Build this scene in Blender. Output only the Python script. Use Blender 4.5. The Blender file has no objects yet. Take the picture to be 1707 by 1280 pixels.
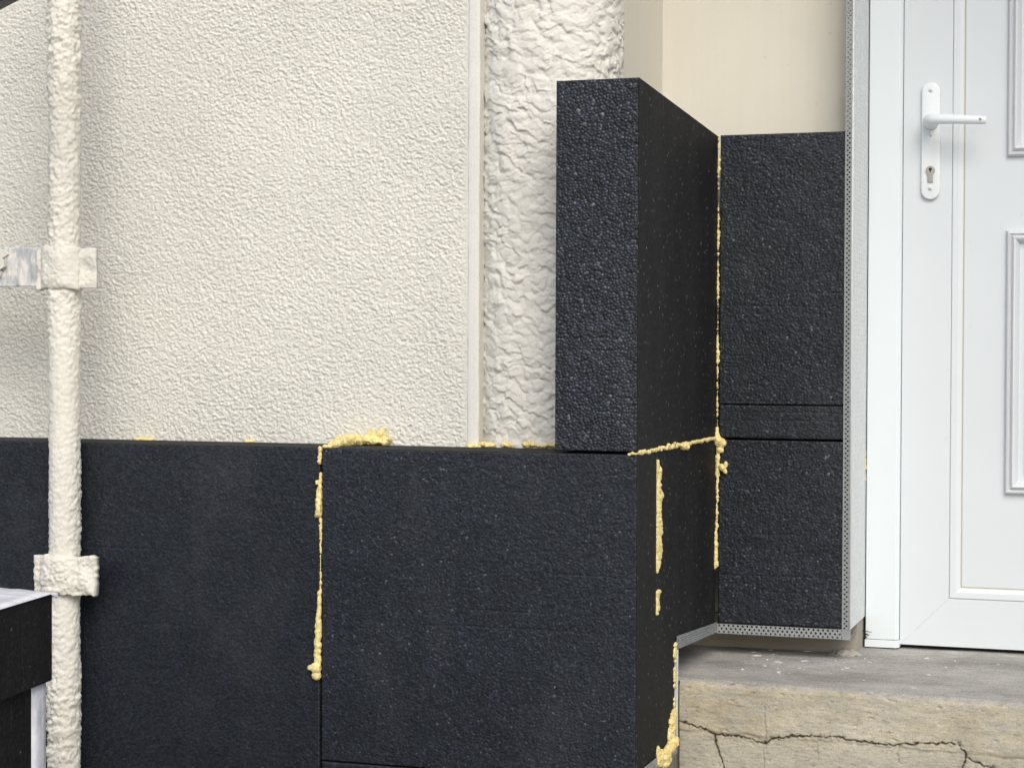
import bpy, bmesh, math, random
import numpy as np
from mathutils import Vector, Matrix

S = bpy.context.scene
C = S.collection

# ------------------------------------------------------------------ camera, sky, sun, exposure
cam_d = bpy.data.cameras.new('camera')
cam = bpy.data.objects.new('camera', cam_d); C.objects.link(cam)
cam_d.sensor_width = 36.0
cam_d.lens = 3195 / 1707 * 36.0
cam_d.clip_start = 0.05; cam_d.clip_end = 400
cam.location = (0.756, -2.895, 1.458)
def _camrot(yaw, pitch, roll):
    cy, sy = math.cos(yaw), math.sin(yaw)
    right = Vector((cy, sy, 0)); fwd = Vector((-sy, cy, 0)); up = Vector((0, 0, 1))
    f2 = fwd * math.cos(pitch) - up * math.sin(pitch)
    u2 = up * math.cos(pitch) + fwd * math.sin(pitch)
    r = right * math.cos(roll) + u2 * math.sin(roll)
    u = -right * math.sin(roll) + u2 * math.cos(roll)
    return Matrix((r, u, -f2)).transposed().to_euler()
cam.rotation_euler = _camrot(0.32077, 0.01741, 0.00391)
S.camera = cam

SUN_DIR = Vector((0.50, -1.0, 1.0)).normalized()      # bright overcast: a wide soft sun, high, from the front and a little right
world = bpy.data.worlds.new('World'); S.world = world
world.use_nodes = True
wn = world.node_tree
bg = wn.nodes['Background']
sky = wn.nodes.new('ShaderNodeTexSky'); sky.sky_type = 'NISHITA'; sky.sun_disc = False
sky.sun_elevation = math.asin(SUN_DIR.z)
sky.sun_rotation = math.atan2(SUN_DIR.x, SUN_DIR.y)
sky.air_density = 1.0; sky.dust_density = 3.0; sky.ozone_density = 1.0
wn.links.new(sky.outputs[0], bg.inputs[0]); bg.inputs[1].default_value = 0.14
sun_d = bpy.data.lights.new('sun', 'SUN'); sun = bpy.data.objects.new('sun', sun_d); C.objects.link(sun)
sun_d.energy = 1.3; sun_d.angle = math.radians(38); sun_d.color = (1.0, 0.985, 0.95)
sun.rotation_euler = (-SUN_DIR).to_track_quat('-Z', 'Y').to_euler()
sun.location = (-3, -4, 6)
S.view_settings.view_transform = 'Standard'; S.view_settings.look = 'None'
S.view_settings.gamma = 1.0; S.view_settings.use_curve_mapping = False
S.view_settings.exposure = 0.36

# ------------------------------------------------------------------ numpy noise
_rs = np.random.RandomState(7)
_P = np.arange(256); _rs.shuffle(_P); _P = np.concatenate([_P, _P, _P])
_G = _rs.normal(size=(256, 3)); _G /= np.linalg.norm(_G, axis=1)[:, None]
def noise3(x, y, z):
    x, y, z = np.broadcast_arrays(x, y, z)
    xi = np.floor(x).astype(int); yi = np.floor(y).astype(int); zi = np.floor(z).astype(int)
    xf, yf, zf = x - xi, y - yi, z - zi
    u = xf**3*(xf*(xf*6-15)+10); v = yf**3*(yf*(yf*6-15)+10); w = zf**3*(zf*(zf*6-15)+10)
    out = 0
    for dx in (0, 1):
        for dy in (0, 1):
            for dz in (0, 1):
                h = _P[_P[_P[(xi+dx) & 255] + ((yi+dy) & 255)] + ((zi+dz) & 255)]
                g = _G[h]
                d = g[..., 0]*(xf-dx) + g[..., 1]*(yf-dy) + g[..., 2]*(zf-dz)
                out = out + d * (u if dx else 1-u) * (v if dy else 1-v) * (w if dz else 1-w)
    return out * 1.5
def fbm(x, y, z, octv=3, gain=0.5):
    s = 0; a = 1.0; f = 1.0
    for i in range(octv):
        s = s + a * noise3(x*f + 17*i, y*f + 5*i, z*f + 3*i); a *= gain; f *= 2.03
    return s
def hash2(i, j, k):
    n = (i.astype(np.int64)*374761393 + j.astype(np.int64)*668265263 + k*1274126177) & 0x7fffffff
    n = ((n ^ (n >> 13)) * 1274126177) & 0x7fffffff
    return ((n ^ (n >> 16)) & 0xffffff) / float(0xffffff)
def beads(u, v, size, seed):
    """height 0..1 of packed beads and one random tone per bead"""
    x = (u+0.35*v) / size; y = (v-0.2*u) / (size * 0.88)
    xi = np.floor(x); yi = np.floor(y)
    best = np.full(x.shape, 9.0); second = np.full(x.shape, 9.0); tone = np.zeros(x.shape)
    for dx in (-1, 0, 1):
        for dy in (-1, 0, 1):
            cx, cy = xi+dx, yi+dy
            px = cx + 0.5 + 0.5*(np.mod(cy, 2)-0.5) + 0.95*(hash2(cx, cy, seed)-0.5)
            py = cy + 0.5 + 0.95*(hash2(cx, cy, seed+11)-0.5)
            d = np.hypot(x-px, y-py)
            t = hash2(cx, cy, seed+23)
            nb = d < best
            second = np.where(nb, best, np.minimum(second, d))
            tone = np.where(nb, t, tone); best = np.where(nb, d, best)
    edge = np.clip((second-best)/0.42, 0, 1)
    h = np.sqrt(np.clip(1-(best/0.85)**2, 0, 1)) * (0.30+0.70*edge**0.6)
    return h*(0.55+0.45*np.mod(tone*7.3, 1)), tone
def flakes(u, v, su, sv, seed):
    """overlapping tilted scales, as thrown and dragged plaster leaves them"""
    x = u/su; y = v/sv
    xi = np.floor(x); yi = np.floor(y); best = np.full(x.shape, -9.0)
    for dx in (-2, -1, 0, 1, 2):
        for dy in (-2, -1, 0, 1, 2):
            cx, cy = xi+dx, yi+dy
            r = [hash2(cx, cy, seed+k*7) for k in range(5)]
            px = cx+r[0]; py = cy+r[1]
            ax = (x-px)*(0.75+0.7*r[2]); ay = (y-py)*(0.75+0.7*r[3])
            hgt = r[4]*0.75 - 0.8*(ax*ax+ay*ay) - (0.35+0.4*r[2])*ay + 0.6*(r[3]-0.5)*ax
            best = np.maximum(best, hgt)
    return best

def plates(u, v, su, sv, seed):
    """torn plates: every cell its own tilted plane, cliffs where they meet"""
    x = u/su; y = v/sv; xi = np.floor(x); yi = np.floor(y)
    best = np.full(x.shape, 9.0); sec = np.full(x.shape, 9.0); hgt = np.zeros(x.shape); h2 = np.zeros(x.shape)
    for dx in (-1, 0, 1):
        for dy in (-1, 0, 1):
            cx_, cy_ = xi+dx, yi+dy
            r = [hash2(cx_, cy_, seed+k*7) for k in range(5)]
            px = cx_+0.1+0.8*r[0]; py = cy_+0.1+0.8*r[1]
            d = np.hypot(x-px, y-py); ht = 0.7*(r[4]-0.5) - (0.25+0.75*r[2])*(y-py) + 1.5*(r[3]-0.5)*(x-px)
            nb = d < best; ns = (~nb) & (d < sec)
            h2 = np.where(nb, hgt, np.where(ns, ht, h2)); sec = np.where(nb, best, np.where(ns, d, sec))
            hgt = np.where(nb, ht, hgt); best = np.where(nb, d, best)
    w = np.clip((sec-best)/0.16, 0, 1); w = w*w*(3-2*w)
    return hgt*(0.5+0.5*w) + h2*(0.5-0.5*w)

# ------------------------------------------------------------------ object helpers
def link(o, parent=None):
    C.objects.link(o)
    if parent is not None: o.parent = parent
    return o
def tag(o, label, cat, group=None, kind=None):
    if label: o['label'] = label
    if cat: o['category'] = cat
    if group: o['group'] = group
    if kind: o['kind'] = kind
    return o
def empty(name, loc, label, cat, group=None):
    o = bpy.data.objects.new(name, None); o.empty_display_size = 0.05
    C.objects.link(o); o.location = loc
    return tag(o, label, cat, group)
def mesh_np(name, V, F, mats, parent=None, smooth=True, mat_idx=None, attrs=None):
    """V (n,3); F list of arrays of faces with the same corner count"""
    V = np.asarray(V, dtype=np.float32)
    if parent is not None: V = V - np.array(parent.location, dtype=np.float32)
    me = bpy.data.meshes.new(name)
    me.vertices.add(len(V)); me.vertices.foreach_set('co', V.ravel())
    F = [np.asarray(f, dtype=np.int32) for f in F if len(f)]
    nl = sum(f.size for f in F); nf = sum(len(f) for f in F)
    me.loops.add(nl); me.loops.foreach_set('vertex_index', np.concatenate([f.ravel() for f in F]))
    starts = []; p = 0
    for f in F:
        starts.append(p + np.arange(len(f))*f.shape[1]); p += f.size
    me.polygons.add(nf); me.polygons.foreach_set('loop_start', np.concatenate(starts).astype(np.int32))
    me.polygons.foreach_set('use_smooth', np.full(nf, smooth, dtype=bool))
    if mat_idx is not None: me.polygons.foreach_set('material_index', np.asarray(mat_idx, dtype=np.int32))
    me.update(calc_edges=True); me.validate()
    for k, a in (attrs or {}).items():
        at = me.attributes.new(k, 'FLOAT', 'POINT'); at.data.foreach_set('value', np.asarray(a, dtype=np.float32))
    for m in (mats if isinstance(mats, (list, tuple)) else [mats]): me.materials.append(m)
    return link(bpy.data.objects.new(name, me), parent)
def bm_obj(name, bm, mat, parent=None, smooth=False):
    if parent is not None: bmesh.ops.translate(bm, verts=bm.verts, vec=-Vector(parent.location))
    me = bpy.data.meshes.new(name)
    bmesh.ops.recalc_face_normals(bm, faces=bm.faces)
    if smooth:
        for f in bm.faces: f.smooth = True
    bm.to_mesh(me); bm.free(); me.materials.append(mat)
    return link(bpy.data.objects.new(name, me), parent)
def box_bm(x0, x1, y0, y1, z0, z1, bev=0.0, seg=2):
    bm = bmesh.new(); bmesh.ops.create_cube(bm, size=1)
    for v in bm.verts:
        v.co = (x0 if v.co.x < 0 else x1, y0 if v.co.y < 0 else y1, z0 if v.co.z < 0 else z1)
    if bev: bmesh.ops.bevel(bm, geom=bm.edges[:], offset=bev, segments=seg, affect='EDGES', profile=0.5)
    return bm
def prism_bm(poly, axis, a0, a1, bev=0.0, seg=2):
    """polygon in the plane across `axis`, extruded from a0 to a1"""
    bm = bmesh.new()
    def co(p, a):
        return {'y': (p[0], a, p[1]), 'z': (p[0], p[1], a), 'x': (a, p[0], p[1])}[axis]
    lo = [bm.verts.new(co(p, a0)) for p in poly]; hi = [bm.verts.new(co(p, a1)) for p in poly]
    bm.faces.new(lo); bm.faces.new(hi[::-1])
    n = len(poly)
    for i in range(n): bm.faces.new((lo[i], hi[i], hi[(i+1) % n], lo[(i+1) % n]))
    bmesh.ops.recalc_face_normals(bm, faces=bm.faces)
    if bev: bmesh.ops.bevel(bm, geom=bm.edges[:], offset=bev, segments=seg, affect='EDGES', profile=0.5)
    return bm
def tube_bm(p0, p1, r0, r1=None, n=20, bev=0):
    bm = bmesh.new(); p0 = Vector(p0); p1 = Vector(p1); d = p1-p0
    bmesh.ops.create_cone(bm, cap_ends=True, segments=n, radius1=r0, radius2=r1 or r0, depth=d.length)
    q = d.to_track_quat('Z', 'Y').to_matrix().to_4x4()
    bmesh.ops.transform(bm, verts=bm.verts, matrix=Matrix.Translation((p0+p1)/2) @ q)
    return bm
def merge(*bms):
    me = bpy.data.meshes.new('tmp'); out = bmesh.new()
    for b in bms:
        b.to_mesh(me); b.free(); out.from_mesh(me)
    bpy.data.meshes.remove(me); return out
def gridfaces(nu, nv, off=0):
    i = np.arange(nu-1)[:, None]*nv + np.arange(nv-1)[None, :]
    i = i.ravel() + off
    return np.stack([i, i+nv, i+nv+1, i+1], 1)

# ------------------------------------------------------------------ materials
def new_mat(name, rough=0.8, spec=0.5, col=(0.5, 0.5, 0.5)):
    m = bpy.data.materials.new(name); m.use_nodes = True
    b = m.node_tree.nodes['Principled BSDF']
    b.inputs['Base Color'].default_value = (*col, 1); b.inputs['Roughness'].default_value = rough
    b.inputs['Specular IOR Level'].default_value = spec
    return m, m.node_tree, b
def N(t, kind, **kw):
    n = t.nodes.new(kind)
    for k, v in kw.items():
        if k in n.inputs: n.inputs[k].default_value = v
        else: setattr(n, k, v)
    return n
def coords(t, scale=(1, 1, 1), rot=(0, 0, 0)):
    tc = N(t, 'ShaderNodeTexCoord'); mp = N(t, 'ShaderNodeMapping')
    mp.inputs['Scale'].default_value = scale; mp.inputs['Rotation'].default_value = rot
    t.links.new(tc.outputs['Object'], mp.inputs[0]); return mp.outputs[0]
def noise_tex(t, vec, scale, detail=4, rough=0.55):
    n = N(t, 'ShaderNodeTexNoise', Scale=scale, Detail=detail, Roughness=rough)
    t.links.new(vec, n.inputs['Vector']); return n.outputs['Fac']
def ramp(t, fac, stops):
    r = N(t, 'ShaderNodeValToRGB'); e = r.color_ramp.elements
    while len(e) < len(stops): e.new(0.5)
    for el, (p, c) in zip(e, stops):
        el.position = p; el.color = (*c, 1) if len(c) == 3 else c
    t.links.new(fac, r.inputs[0]); return r.outputs['Color']
def g3(v): return (v, v, v)
def mixc(t, fac, a, b, mode='MIX'):
    m = N(t, 'ShaderNodeMix', data_type='RGBA', blend_type=mode)
    for s, v in ((m.inputs[0], fac), (m.inputs[6], a), (m.inputs[7], b)):
        if hasattr(v, 'links') or hasattr(v, 'is_linked'): t.links.new(v, s)
        else: s.default_value = v if not isinstance(v, tuple) else (*v, 1)[:4]
    return m.outputs[2]
def bump(t, b, h, strength=0.3, dist=0.002):
    n = N(t, 'ShaderNodeBump', Strength=strength, Distance=dist)
    t.links.new(h, n.inputs['Height']); t.links.new(n.outputs[0], b.inputs['Normal'])
def math_n(t, op, a, b=0.0):
    n = N(t, 'ShaderNodeMath', operation=op)
    for s, v in ((n.inputs[0], a), (n.inputs[1], b)):
        if hasattr(v, 'is_linked'): t.links.new(v, s)
        else: s.default_value = v
    return n.outputs[0]

def plaster_mat(name, base, var, rough=0.9, grain=900, bstr=0.35, dirt=None, bdist=0.001):
    m, t, b = new_mat(name, rough, 0.25)
    v = coords(t)
    big = noise_tex(t, v, 2.3, 5, 0.6)
    col = ramp(t, big, [(0.3, tuple(c*(1-var) for c in base)), (0.7, tuple(min(1, c*(1+var*0.5)) for c in base))])
    fine = noise_tex(t, v, grain, 3, 0.6)
    col = mixc(t, 0.35, col, ramp(t, fine, [(0.3, g3(0.72)), (0.62, g3(1.0))]), 'MULTIPLY')
    if dirt:
        sp = noise_tex(t, v, 95, 2, 0.5)
        col = mixc(t, ramp(t, sp, [(0.72, g3(0)), (0.80, g3(dirt))]), col, (0.16, 0.14, 0.11))
    t.links.new(col, b.inputs['Base Color'])
    bump(t, b, fine, bstr, bdist)
    return m
M_stucco = plaster_mat('rough_stucco', (0.70, 0.69, 0.628), 0.13, grain=520, dirt=0.25, bstr=0.7, bdist=0.0016)
M_border = plaster_mat('smooth_border', (0.70, 0.695, 0.645), 0.06, grain=260, bstr=0.25)
M_column = plaster_mat('column_plaster', (0.70, 0.685, 0.625), 0.08, grain=420, bstr=0.5, dirt=0.15)
M_crust = plaster_mat('crust_plaster', (0.72, 0.70, 0.62), 0.14, grain=500, bstr=0.5, dirt=0.35)
M_concrete = plaster_mat('old_concrete', (0.36, 0.33, 0.28), 0.25, grain=200, bstr=0.5, dirt=0.3)

def cream_mat():
    m, t, b = new_mat('cream_paint', 0.75, 0.3)
    v = coords(t)
    big = noise_tex(t, v, 3.0, 5, 0.6)
    col = ramp(t, big, [(0.3, (0.685, 0.66, 0.57)), (0.7, (0.73, 0.71, 0.62))])
    st = noise_tex(t, coords(t, (60, 60, 3)), 1.0, 4, 0.6)
    col = mixc(t, 0.16, col, ramp(t, st, [(0.35, g3(0.86)), (0.6, g3(1))]), 'MULTIPLY')
    # brown strip behind the corner bead: dirty wall, plus the bead's shade painted in
    sx = N(t, 'ShaderNodeSeparateXYZ'); t.links.new(coords(t), sx.inputs[0])
    wob = math_n(t, 'MULTIPLY_ADD', noise_tex(t, coords(t, (1, 1, 0.35)), 16, 4, 0.6), 0.03)
    wob.node.inputs[2].default_value = -0.015
    xx = math_n(t, 'ADD', sx.outputs['X'], wob)
    mr = N(t, 'ShaderNodeMapRange', interpolation_type='SMOOTHSTEP')
    mr.inputs[1].default_value = 0.195; mr.inputs[2].default_value = 0.235
    t.links.new(xx, mr.inputs[0])
    col = mixc(t, math_n(t, 'MULTIPLY', mr.outputs[0], 0.75), col, (0.40, 0.33, 0.235))
    sp = noise_tex(t, v, 70, 2, 0.5)
    col = mixc(t, ramp(t, sp, [(0.74, g3(0)), (0.80, g3(0.25))]), col, (0.3, 0.26, 0.2))
    t.links.new(col, b.inputs['Base Color'])
    f = noise_tex(t, coords(t, (1, 1, 1)), 240, 4, 0.6); bump(t, b, f, 0.18, 0.001)
    return m
M_cream = cream_mat()

def foam_rough_mat():
    m, t, b = new_mat('black_foam_beads', 0.5, 0.38)
    at = N(t, 'ShaderNodeAttribute', attribute_name='bead_tone')
    col = ramp(t, at.outputs['Fac'], [(0.0, (0.0045, 0.0058, 0.0085)), (0.5, (0.0125, 0.0162, 0.0232)), (0.90, (0.0235, 0.0300, 0.0415)), (0.985, (0.042, 0.049, 0.063)), (1.0, (0.16, 0.165, 0.18))])  # lightest stops paint the beads' sparkle into their colour
    bands = noise_tex(t, coords(t, (0.8, 0.8, 7)), 1.6, 5, 0.65)
    col = mixc(t, 0.6, col, ramp(t, bands, [(0.30, g3(0.62)), (0.68, g3(1.0))]), 'MULTIPLY')
    dust = noise_tex(t, coords(t, (1, 1, 0.5)), 5, 6, 0.7)
    col = mixc(t, ramp(t, dust, [(0.5, g3(0)), (0.85, g3(0.10))]), col, (0.22, 0.22, 0.22))
    t.links.new(col, b.inputs['Base Color'])
    f = noise_tex(t, coords(t), 900, 3, 0.6); bump(t, b, f, 0.35, 0.0006)
    r = ramp(t, at.outputs['Fac'], [(0.0, g3(0.58)), (1.0, g3(0.28))]); t.links.new(r, b.inputs['Roughness'])
    return m
M_foam = foam_rough_mat()
def foam_skin_mat():
    m, t, b = new_mat('black_foam_cut_face', 0.7, 0.2)
    v = coords(t)
    f = noise_tex(t, v, 190, 4, 0.75)
    col = ramp(t, f, [(0.32, (0.0038, 0.0042, 0.0047)), (0.68, (0.0150, 0.0162, 0.0176))])
    vo = N(t, 'ShaderNodeTexVoronoi', Scale=105.0); t.links.new(v, vo.inputs['Vector'])
    sep = N(t, 'ShaderNodeSeparateColor'); t.links.new(vo.outputs['Color'], sep.inputs[0])
    near = ramp(t, vo.outputs['Distance'], [(0.13, g3(1)), (0.28, g3(0))])
    rare = ramp(t, sep.outputs[0], [(0.90, g3(0)), (0.99, g3(0.45))])
    col = mixc(t, mixc(t, 1.0, near, rare, 'MULTIPLY'), col, (0.32, 0.32, 0.32))
    scr = noise_tex(t, coords(t, (1, 95, 2.2), (0.16, 0, 0)), 1.0, 3, 0.5)
    patch = noise_tex(t, v, 6, 2, 0.5)
    smask = mixc(t, 1.0, ramp(t, scr, [(0.63, g3(0)), (0.70, g3(0.16))]), ramp(t, patch, [(0.46, g3(0)), (0.62, g3(1))]), 'MULTIPLY')
    col = mixc(t, smask, col, (0.10, 0.10, 0.10))
    vb = N(t, 'ShaderNodeTexVoronoi', Scale=230.0); t.links.new(v, vb.inputs['Vector'])
    sb = N(t, 'ShaderNodeSeparateColor'); t.links.new(vb.outputs['Color'], sb.inputs[0])
    col = mixc(t, 0.75, col, ramp(t, sb.outputs[0], [(0.0, g3(0.45)), (0.7, g3(1.0)), (1.0, g3(1.9))]), 'MULTIPLY')
    dust = noise_tex(t, coords(t, (1, 3, 0.7)), 4, 5, 0.65)
    col = mixc(t, ramp(t, dust, [(0.45, g3(0)), (0.85, g3(0.10))]), col, (0.10, 0.10, 0.10))
    t.links.new(col, b.inputs['Base Color']); bump(t, b, f, 0.4, 0.0008)
    return m
M_skin = foam_skin_mat()
def pu_mat():
    m, t, b = new_mat('yellow_expanding_foam', 0.62, 0.35)
    v = coords(t); f = noise_tex(t, v, 130, 4, 0.6)
    col = ramp(t, f, [(0.28, (0.52, 0.39, 0.13)), (0.5, (0.74, 0.62, 0.275)), (0.75, (0.80, 0.71, 0.40))])
    t.links.new(col, b.inputs['Base Color'])
    b.inputs['Subsurface Weight'].default_value = 0.12; b.inputs['Subsurface Radius'].default_value = (0.004, 0.003, 0.0015)
    bump(t, b, noise_tex(t, v, 420, 3, 0.6), 0.5, 0.001)
    return m
M_pu = pu_mat()
def pvc_mat(name, base, rough=0.32):
    m, t, b = new_mat(name, rough, 0.45)
    v = coords(t); n = noise_tex(t, v, 4, 4, 0.6)
    col = ramp(t, n, [(0.3, tuple(c*0.97 for c in base)), (0.7, base)])
    sp = noise_tex(t, coords(t, (1, 1, 0.6)), 38, 3, 0.6)
    col = mixc(t, ramp(t, sp, [(0.70, g3(0)), (0.80, g3(0.12))]), col, (0.42, 0.40, 0.36))
    t.links.new(col, b.inputs['Base Color'])
    r = ramp(t, noise_tex(t, v, 9, 5, 0.6), [(0.3, g3(rough*0.85)), (0.7, g3(rough*1.35))]); t.links.new(r, b.inputs['Roughness'])
    bump(t, b, noise_tex(t, v, 18, 2, 0.5), 0.04, 0.002)
    return m
M_pvc = pvc_mat('white_door_plastic', (0.645, 0.695, 0.72))
M_pvc_frame = pvc_mat('white_frame_plastic', (0.70, 0.765, 0.795))
M_lacq = pvc_mat('white_lacquer', (0.74, 0.79, 0.81), 0.25)
M_mould = pvc_mat('grey_white_moulding', (0.62, 0.645, 0.67), 0.35)
M_gasket, _, _ = new_mat('beige_gasket', 0.7, 0.3, (0.42, 0.38, 0.28))
M_dark, _, _ = new_mat('dark_rubber', 0.7, 0.3, (0.03, 0.028, 0.026))
M_steel, _, _b = new_mat('satin_steel', 0.38, 0.5, (0.42, 0.39, 0.35)); _b.inputs['Metallic'].default_value = 0.9
def profile_mat(name, base, alpha, rough=0.4):
    m, t, b = new_mat(name, rough, 0.5)
    v = coords(t); n = noise_tex(t, v, 60, 4, 0.6)
    t.links.new(ramp(t, n, [(0.3, tuple(c*0.85 for c in base)), (0.7, base)]), b.inputs['Base Color'])
    b.inputs['Alpha'].default_value = alpha
    return m
M_leg = profile_mat('grey_perforated_plastic', (0.40, 0.43, 0.435), 0.62)
M_return = profile_mat('white_perforated_plastic', (0.66, 0.69, 0.70), 1.0)
M_clear = profile_mat('clear_ribbed_plastic', (0.42, 0.45, 0.47), 0.5, 0.25)
def film_mat():
    m, t, b = new_mat('white_plastic_film', 0.22, 0.5)
    v = coords(t, (1.5, 14, 14)); n = noise_tex(t, v, 3, 5, 0.6)
    t.links.new(ramp(t, n, [(0.3, (0.60, 0.63, 0.70)), (0.65, (0.80, 0.82, 0.86))]), b.inputs['Base Color'])
    bump(t, b, n, 0.6, 0.004); return m
M_film = film_mat()
def galv_mat():
    m, t, b = new_mat('painted_galvanised_steel', 0.5, 0.5)
    v = coords(t); n = noise_tex(t, coords(t, (1, 1, 0.35)), 55, 5, 0.65)
    col = ramp(t, n, [(0.40, (0.34, 0.36, 0.38)), (0.52, (0.52, 0.53, 0.52)), (0.60, (0.70, 0.67, 0.60))])
    t.links.new(col, b.inputs['Base Color']); bump(t, b, n, 0.6, 0.001)
    return m
M_galv = galv_mat()
M_bar = plaster_mat('dark_grey_paint', (0.09, 0.10, 0.115), 0.3, rough=0.45, grain=90, bstr=0.2)

def riser_mat():
    m, t, b = new_mat('weathered_step_render', 0.92, 0.2)
    v = coords(t)
    big = noise_tex(t, v, 5, 6, 0.65)
    col = ramp(t, big, [(0.30, (0.33, 0.295, 0.215)), (0.5, (0.46, 0.42, 0.315)), (0.70, (0.55, 0.51, 0.405))])
    gr = noise_tex(t, coords(t, (1, 1, 2.5)), 22, 6, 0.7)
    col = mixc(t, ramp(t, gr, [(0.46, g3(0)), (0.66, g3(0.8))]), col, (0.39, 0.385, 0.345))
    blot = noise_tex(t, coords(t, (1, 1, 1.8)), 11, 7, 0.75)
    col = mixc(t, ramp(t, blot, [(0.50, g3(0)), (0.66, g3(0.55))]), col, (0.31, 0.28, 0.21))
    # grey worn line along the top arris and grey lower half, ragged
    sx = N(t, 'ShaderNodeSeparateXYZ'); t.links.new(v, sx.inputs[0])
    z = math_n(t, 'ADD', sx.outputs['Z'], math_n(t, 'MULTIPLY', math_n(t, 'SUBTRACT', gr, 0.5), 0.05))
    top = N(t, 'ShaderNodeMapRange'); top.inputs[1].default_value = 0.888; top.inputs[2].default_value = 0.896
    t.links.new(z, top.inputs[0])
    col = mixc(t, math_n(t, 'MULTIPLY', top.outputs[0], 0.7), col, (0.37, 0.35, 0.31))
    low = N(t, 'ShaderNodeMapRange'); low.inputs[1].default_value = 0.812; low.inputs[2].default_value = 0.785
    t.links.new(z, low.inputs[0])
    col = mixc(t, math_n(t, 'MULTIPLY', low.outputs[0], 0.7), col, (0.40, 0.385, 0.325))
    pit = noise_tex(t, coords(t, (1, 1, 3.4)), 75, 5, 0.75)
    col = mixc(t, ramp(t, pit, [(0.56, g3(0)), (0.68, g3(0.65))]), col, (0.17, 0.13, 0.08))
    grit = noise_tex(t, v, 420, 3, 0.7)
    col = mixc(t, 0.7, col, ramp(t, grit, [(0.30, g3(0.66)), (0.50, g3(1.0)), (0.70, g3(1.16))]), 'MULTIPLY')
    stn = noise_tex(t, coords(t, (1.2, 1, 3.2)), 30, 5, 0.7)
    col = mixc(t, 0.4, col, ramp(t, stn, [(0.36, g3(0.68)), (0.56, g3(1.08))]), 'MULTIPLY')
    at = N(t, 'ShaderNodeAttribute', attribute_name='crack')
    col = mixc(t, at.outputs['Fac'], col, (0.10, 0.075, 0.05))
    t.links.new(col, b.inputs['Base Color'])
    bump(t, b, noise_tex(t, v, 190, 5, 0.7), 0.6, 0.002)
    return m
M_riser = riser_mat()
def tread_mat():
    m, t, b = new_mat('grey_cement_tread', 0.88, 0.25)
    v = coords(t)
    big = noise_tex(t, coords(t, (1, 1.6, 1)), 5, 6, 0.65)
    col = ramp(t, big, [(0.3, (0.27, 0.262, 0.24)), (0.5, (0.39, 0.38, 0.352)), (0.70, (0.51, 0.495, 0.465))])
    w = N(t, 'ShaderNodeTexWave', Scale=105.0, Distortion=1.2, bands_direction='DIAGONAL'); t.links.new(v, w.inputs['Vector'])
    w.inputs['Detail Scale'].default_value = 3
    col = mixc(t, 0.40, col, ramp(t, w.outputs['Fac'], [(0.2, g3(0.62)), (0.6, g3(1))]), 'MULTIPLY')
    gr = noise_tex(t, coords(t, (1, 2.2, 1)), 30, 6, 0.75)
    col = mixc(t, 0.7, col, ramp(t, gr, [(0.32, g3(0.66)), (0.55, g3(1))]), 'MULTIPLY')
    grit = noise_tex(t, coords(t, (1, 0.45, 1)), 300, 3, 0.7)
    col = mixc(t, 0.85, col, ramp(t, grit, [(0.30, g3(0.62)), (0.50, g3(1.0)), (0.72, g3(1.25))]), 'MULTIPLY')
    dn = noise_tex(t, coords(t, (1, 1.3, 1)), 13, 6, 0.7)
    sx = N(t, 'ShaderNodeSeparateXYZ'); t.links.new(v, sx.inputs[0])
    yb = N(t, 'ShaderNodeMapRange'); yb.inputs[1].default_value = 0.36; yb.inputs[2].default_value = 0.62
    t.links.new(sx.outputs['Y'], yb.inputs[0])
    dm = mixc(t, 1.0, ramp(t, dn, [(0.49, g3(0)), (0.60, g3(0.9))]), yb.outputs[0], 'MULTIPLY')
    col = mixc(t, dm, col, (0.66, 0.64, 0.61))
    t.links.new(col, b.inputs['Base Color'])
    h = mixc(t, 0.5, w.outputs['Fac'], noise_tex(t, v, 160, 4, 0.6)); bump(t, b, h, 0.5, 0.0012)
    return m
M_tread = tread_mat()
M_chip, _, _ = new_mat('white_plaster_chip', 0.9, 0.2, (0.60, 0.575, 0.54))
M_dust, _, _ = new_mat('pale_dust', 0.95, 0.1, (0.36, 0.345, 0.32))
M_ground = plaster_mat('paving_ground', (0.30, 0.28, 0.25), 0.2, grain=120)

# ------------------------------------------------------------------ ground and lower steps
gb = bmesh.new()
for q in ((-60, -60), (60, -60), (60, 60), (-60, 60)): gb.verts.new((q[0], q[1], 0))
gb.faces.new(gb.verts); g = bm_obj('ground', gb, M_ground); g['kind'] = 'structure'

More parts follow.
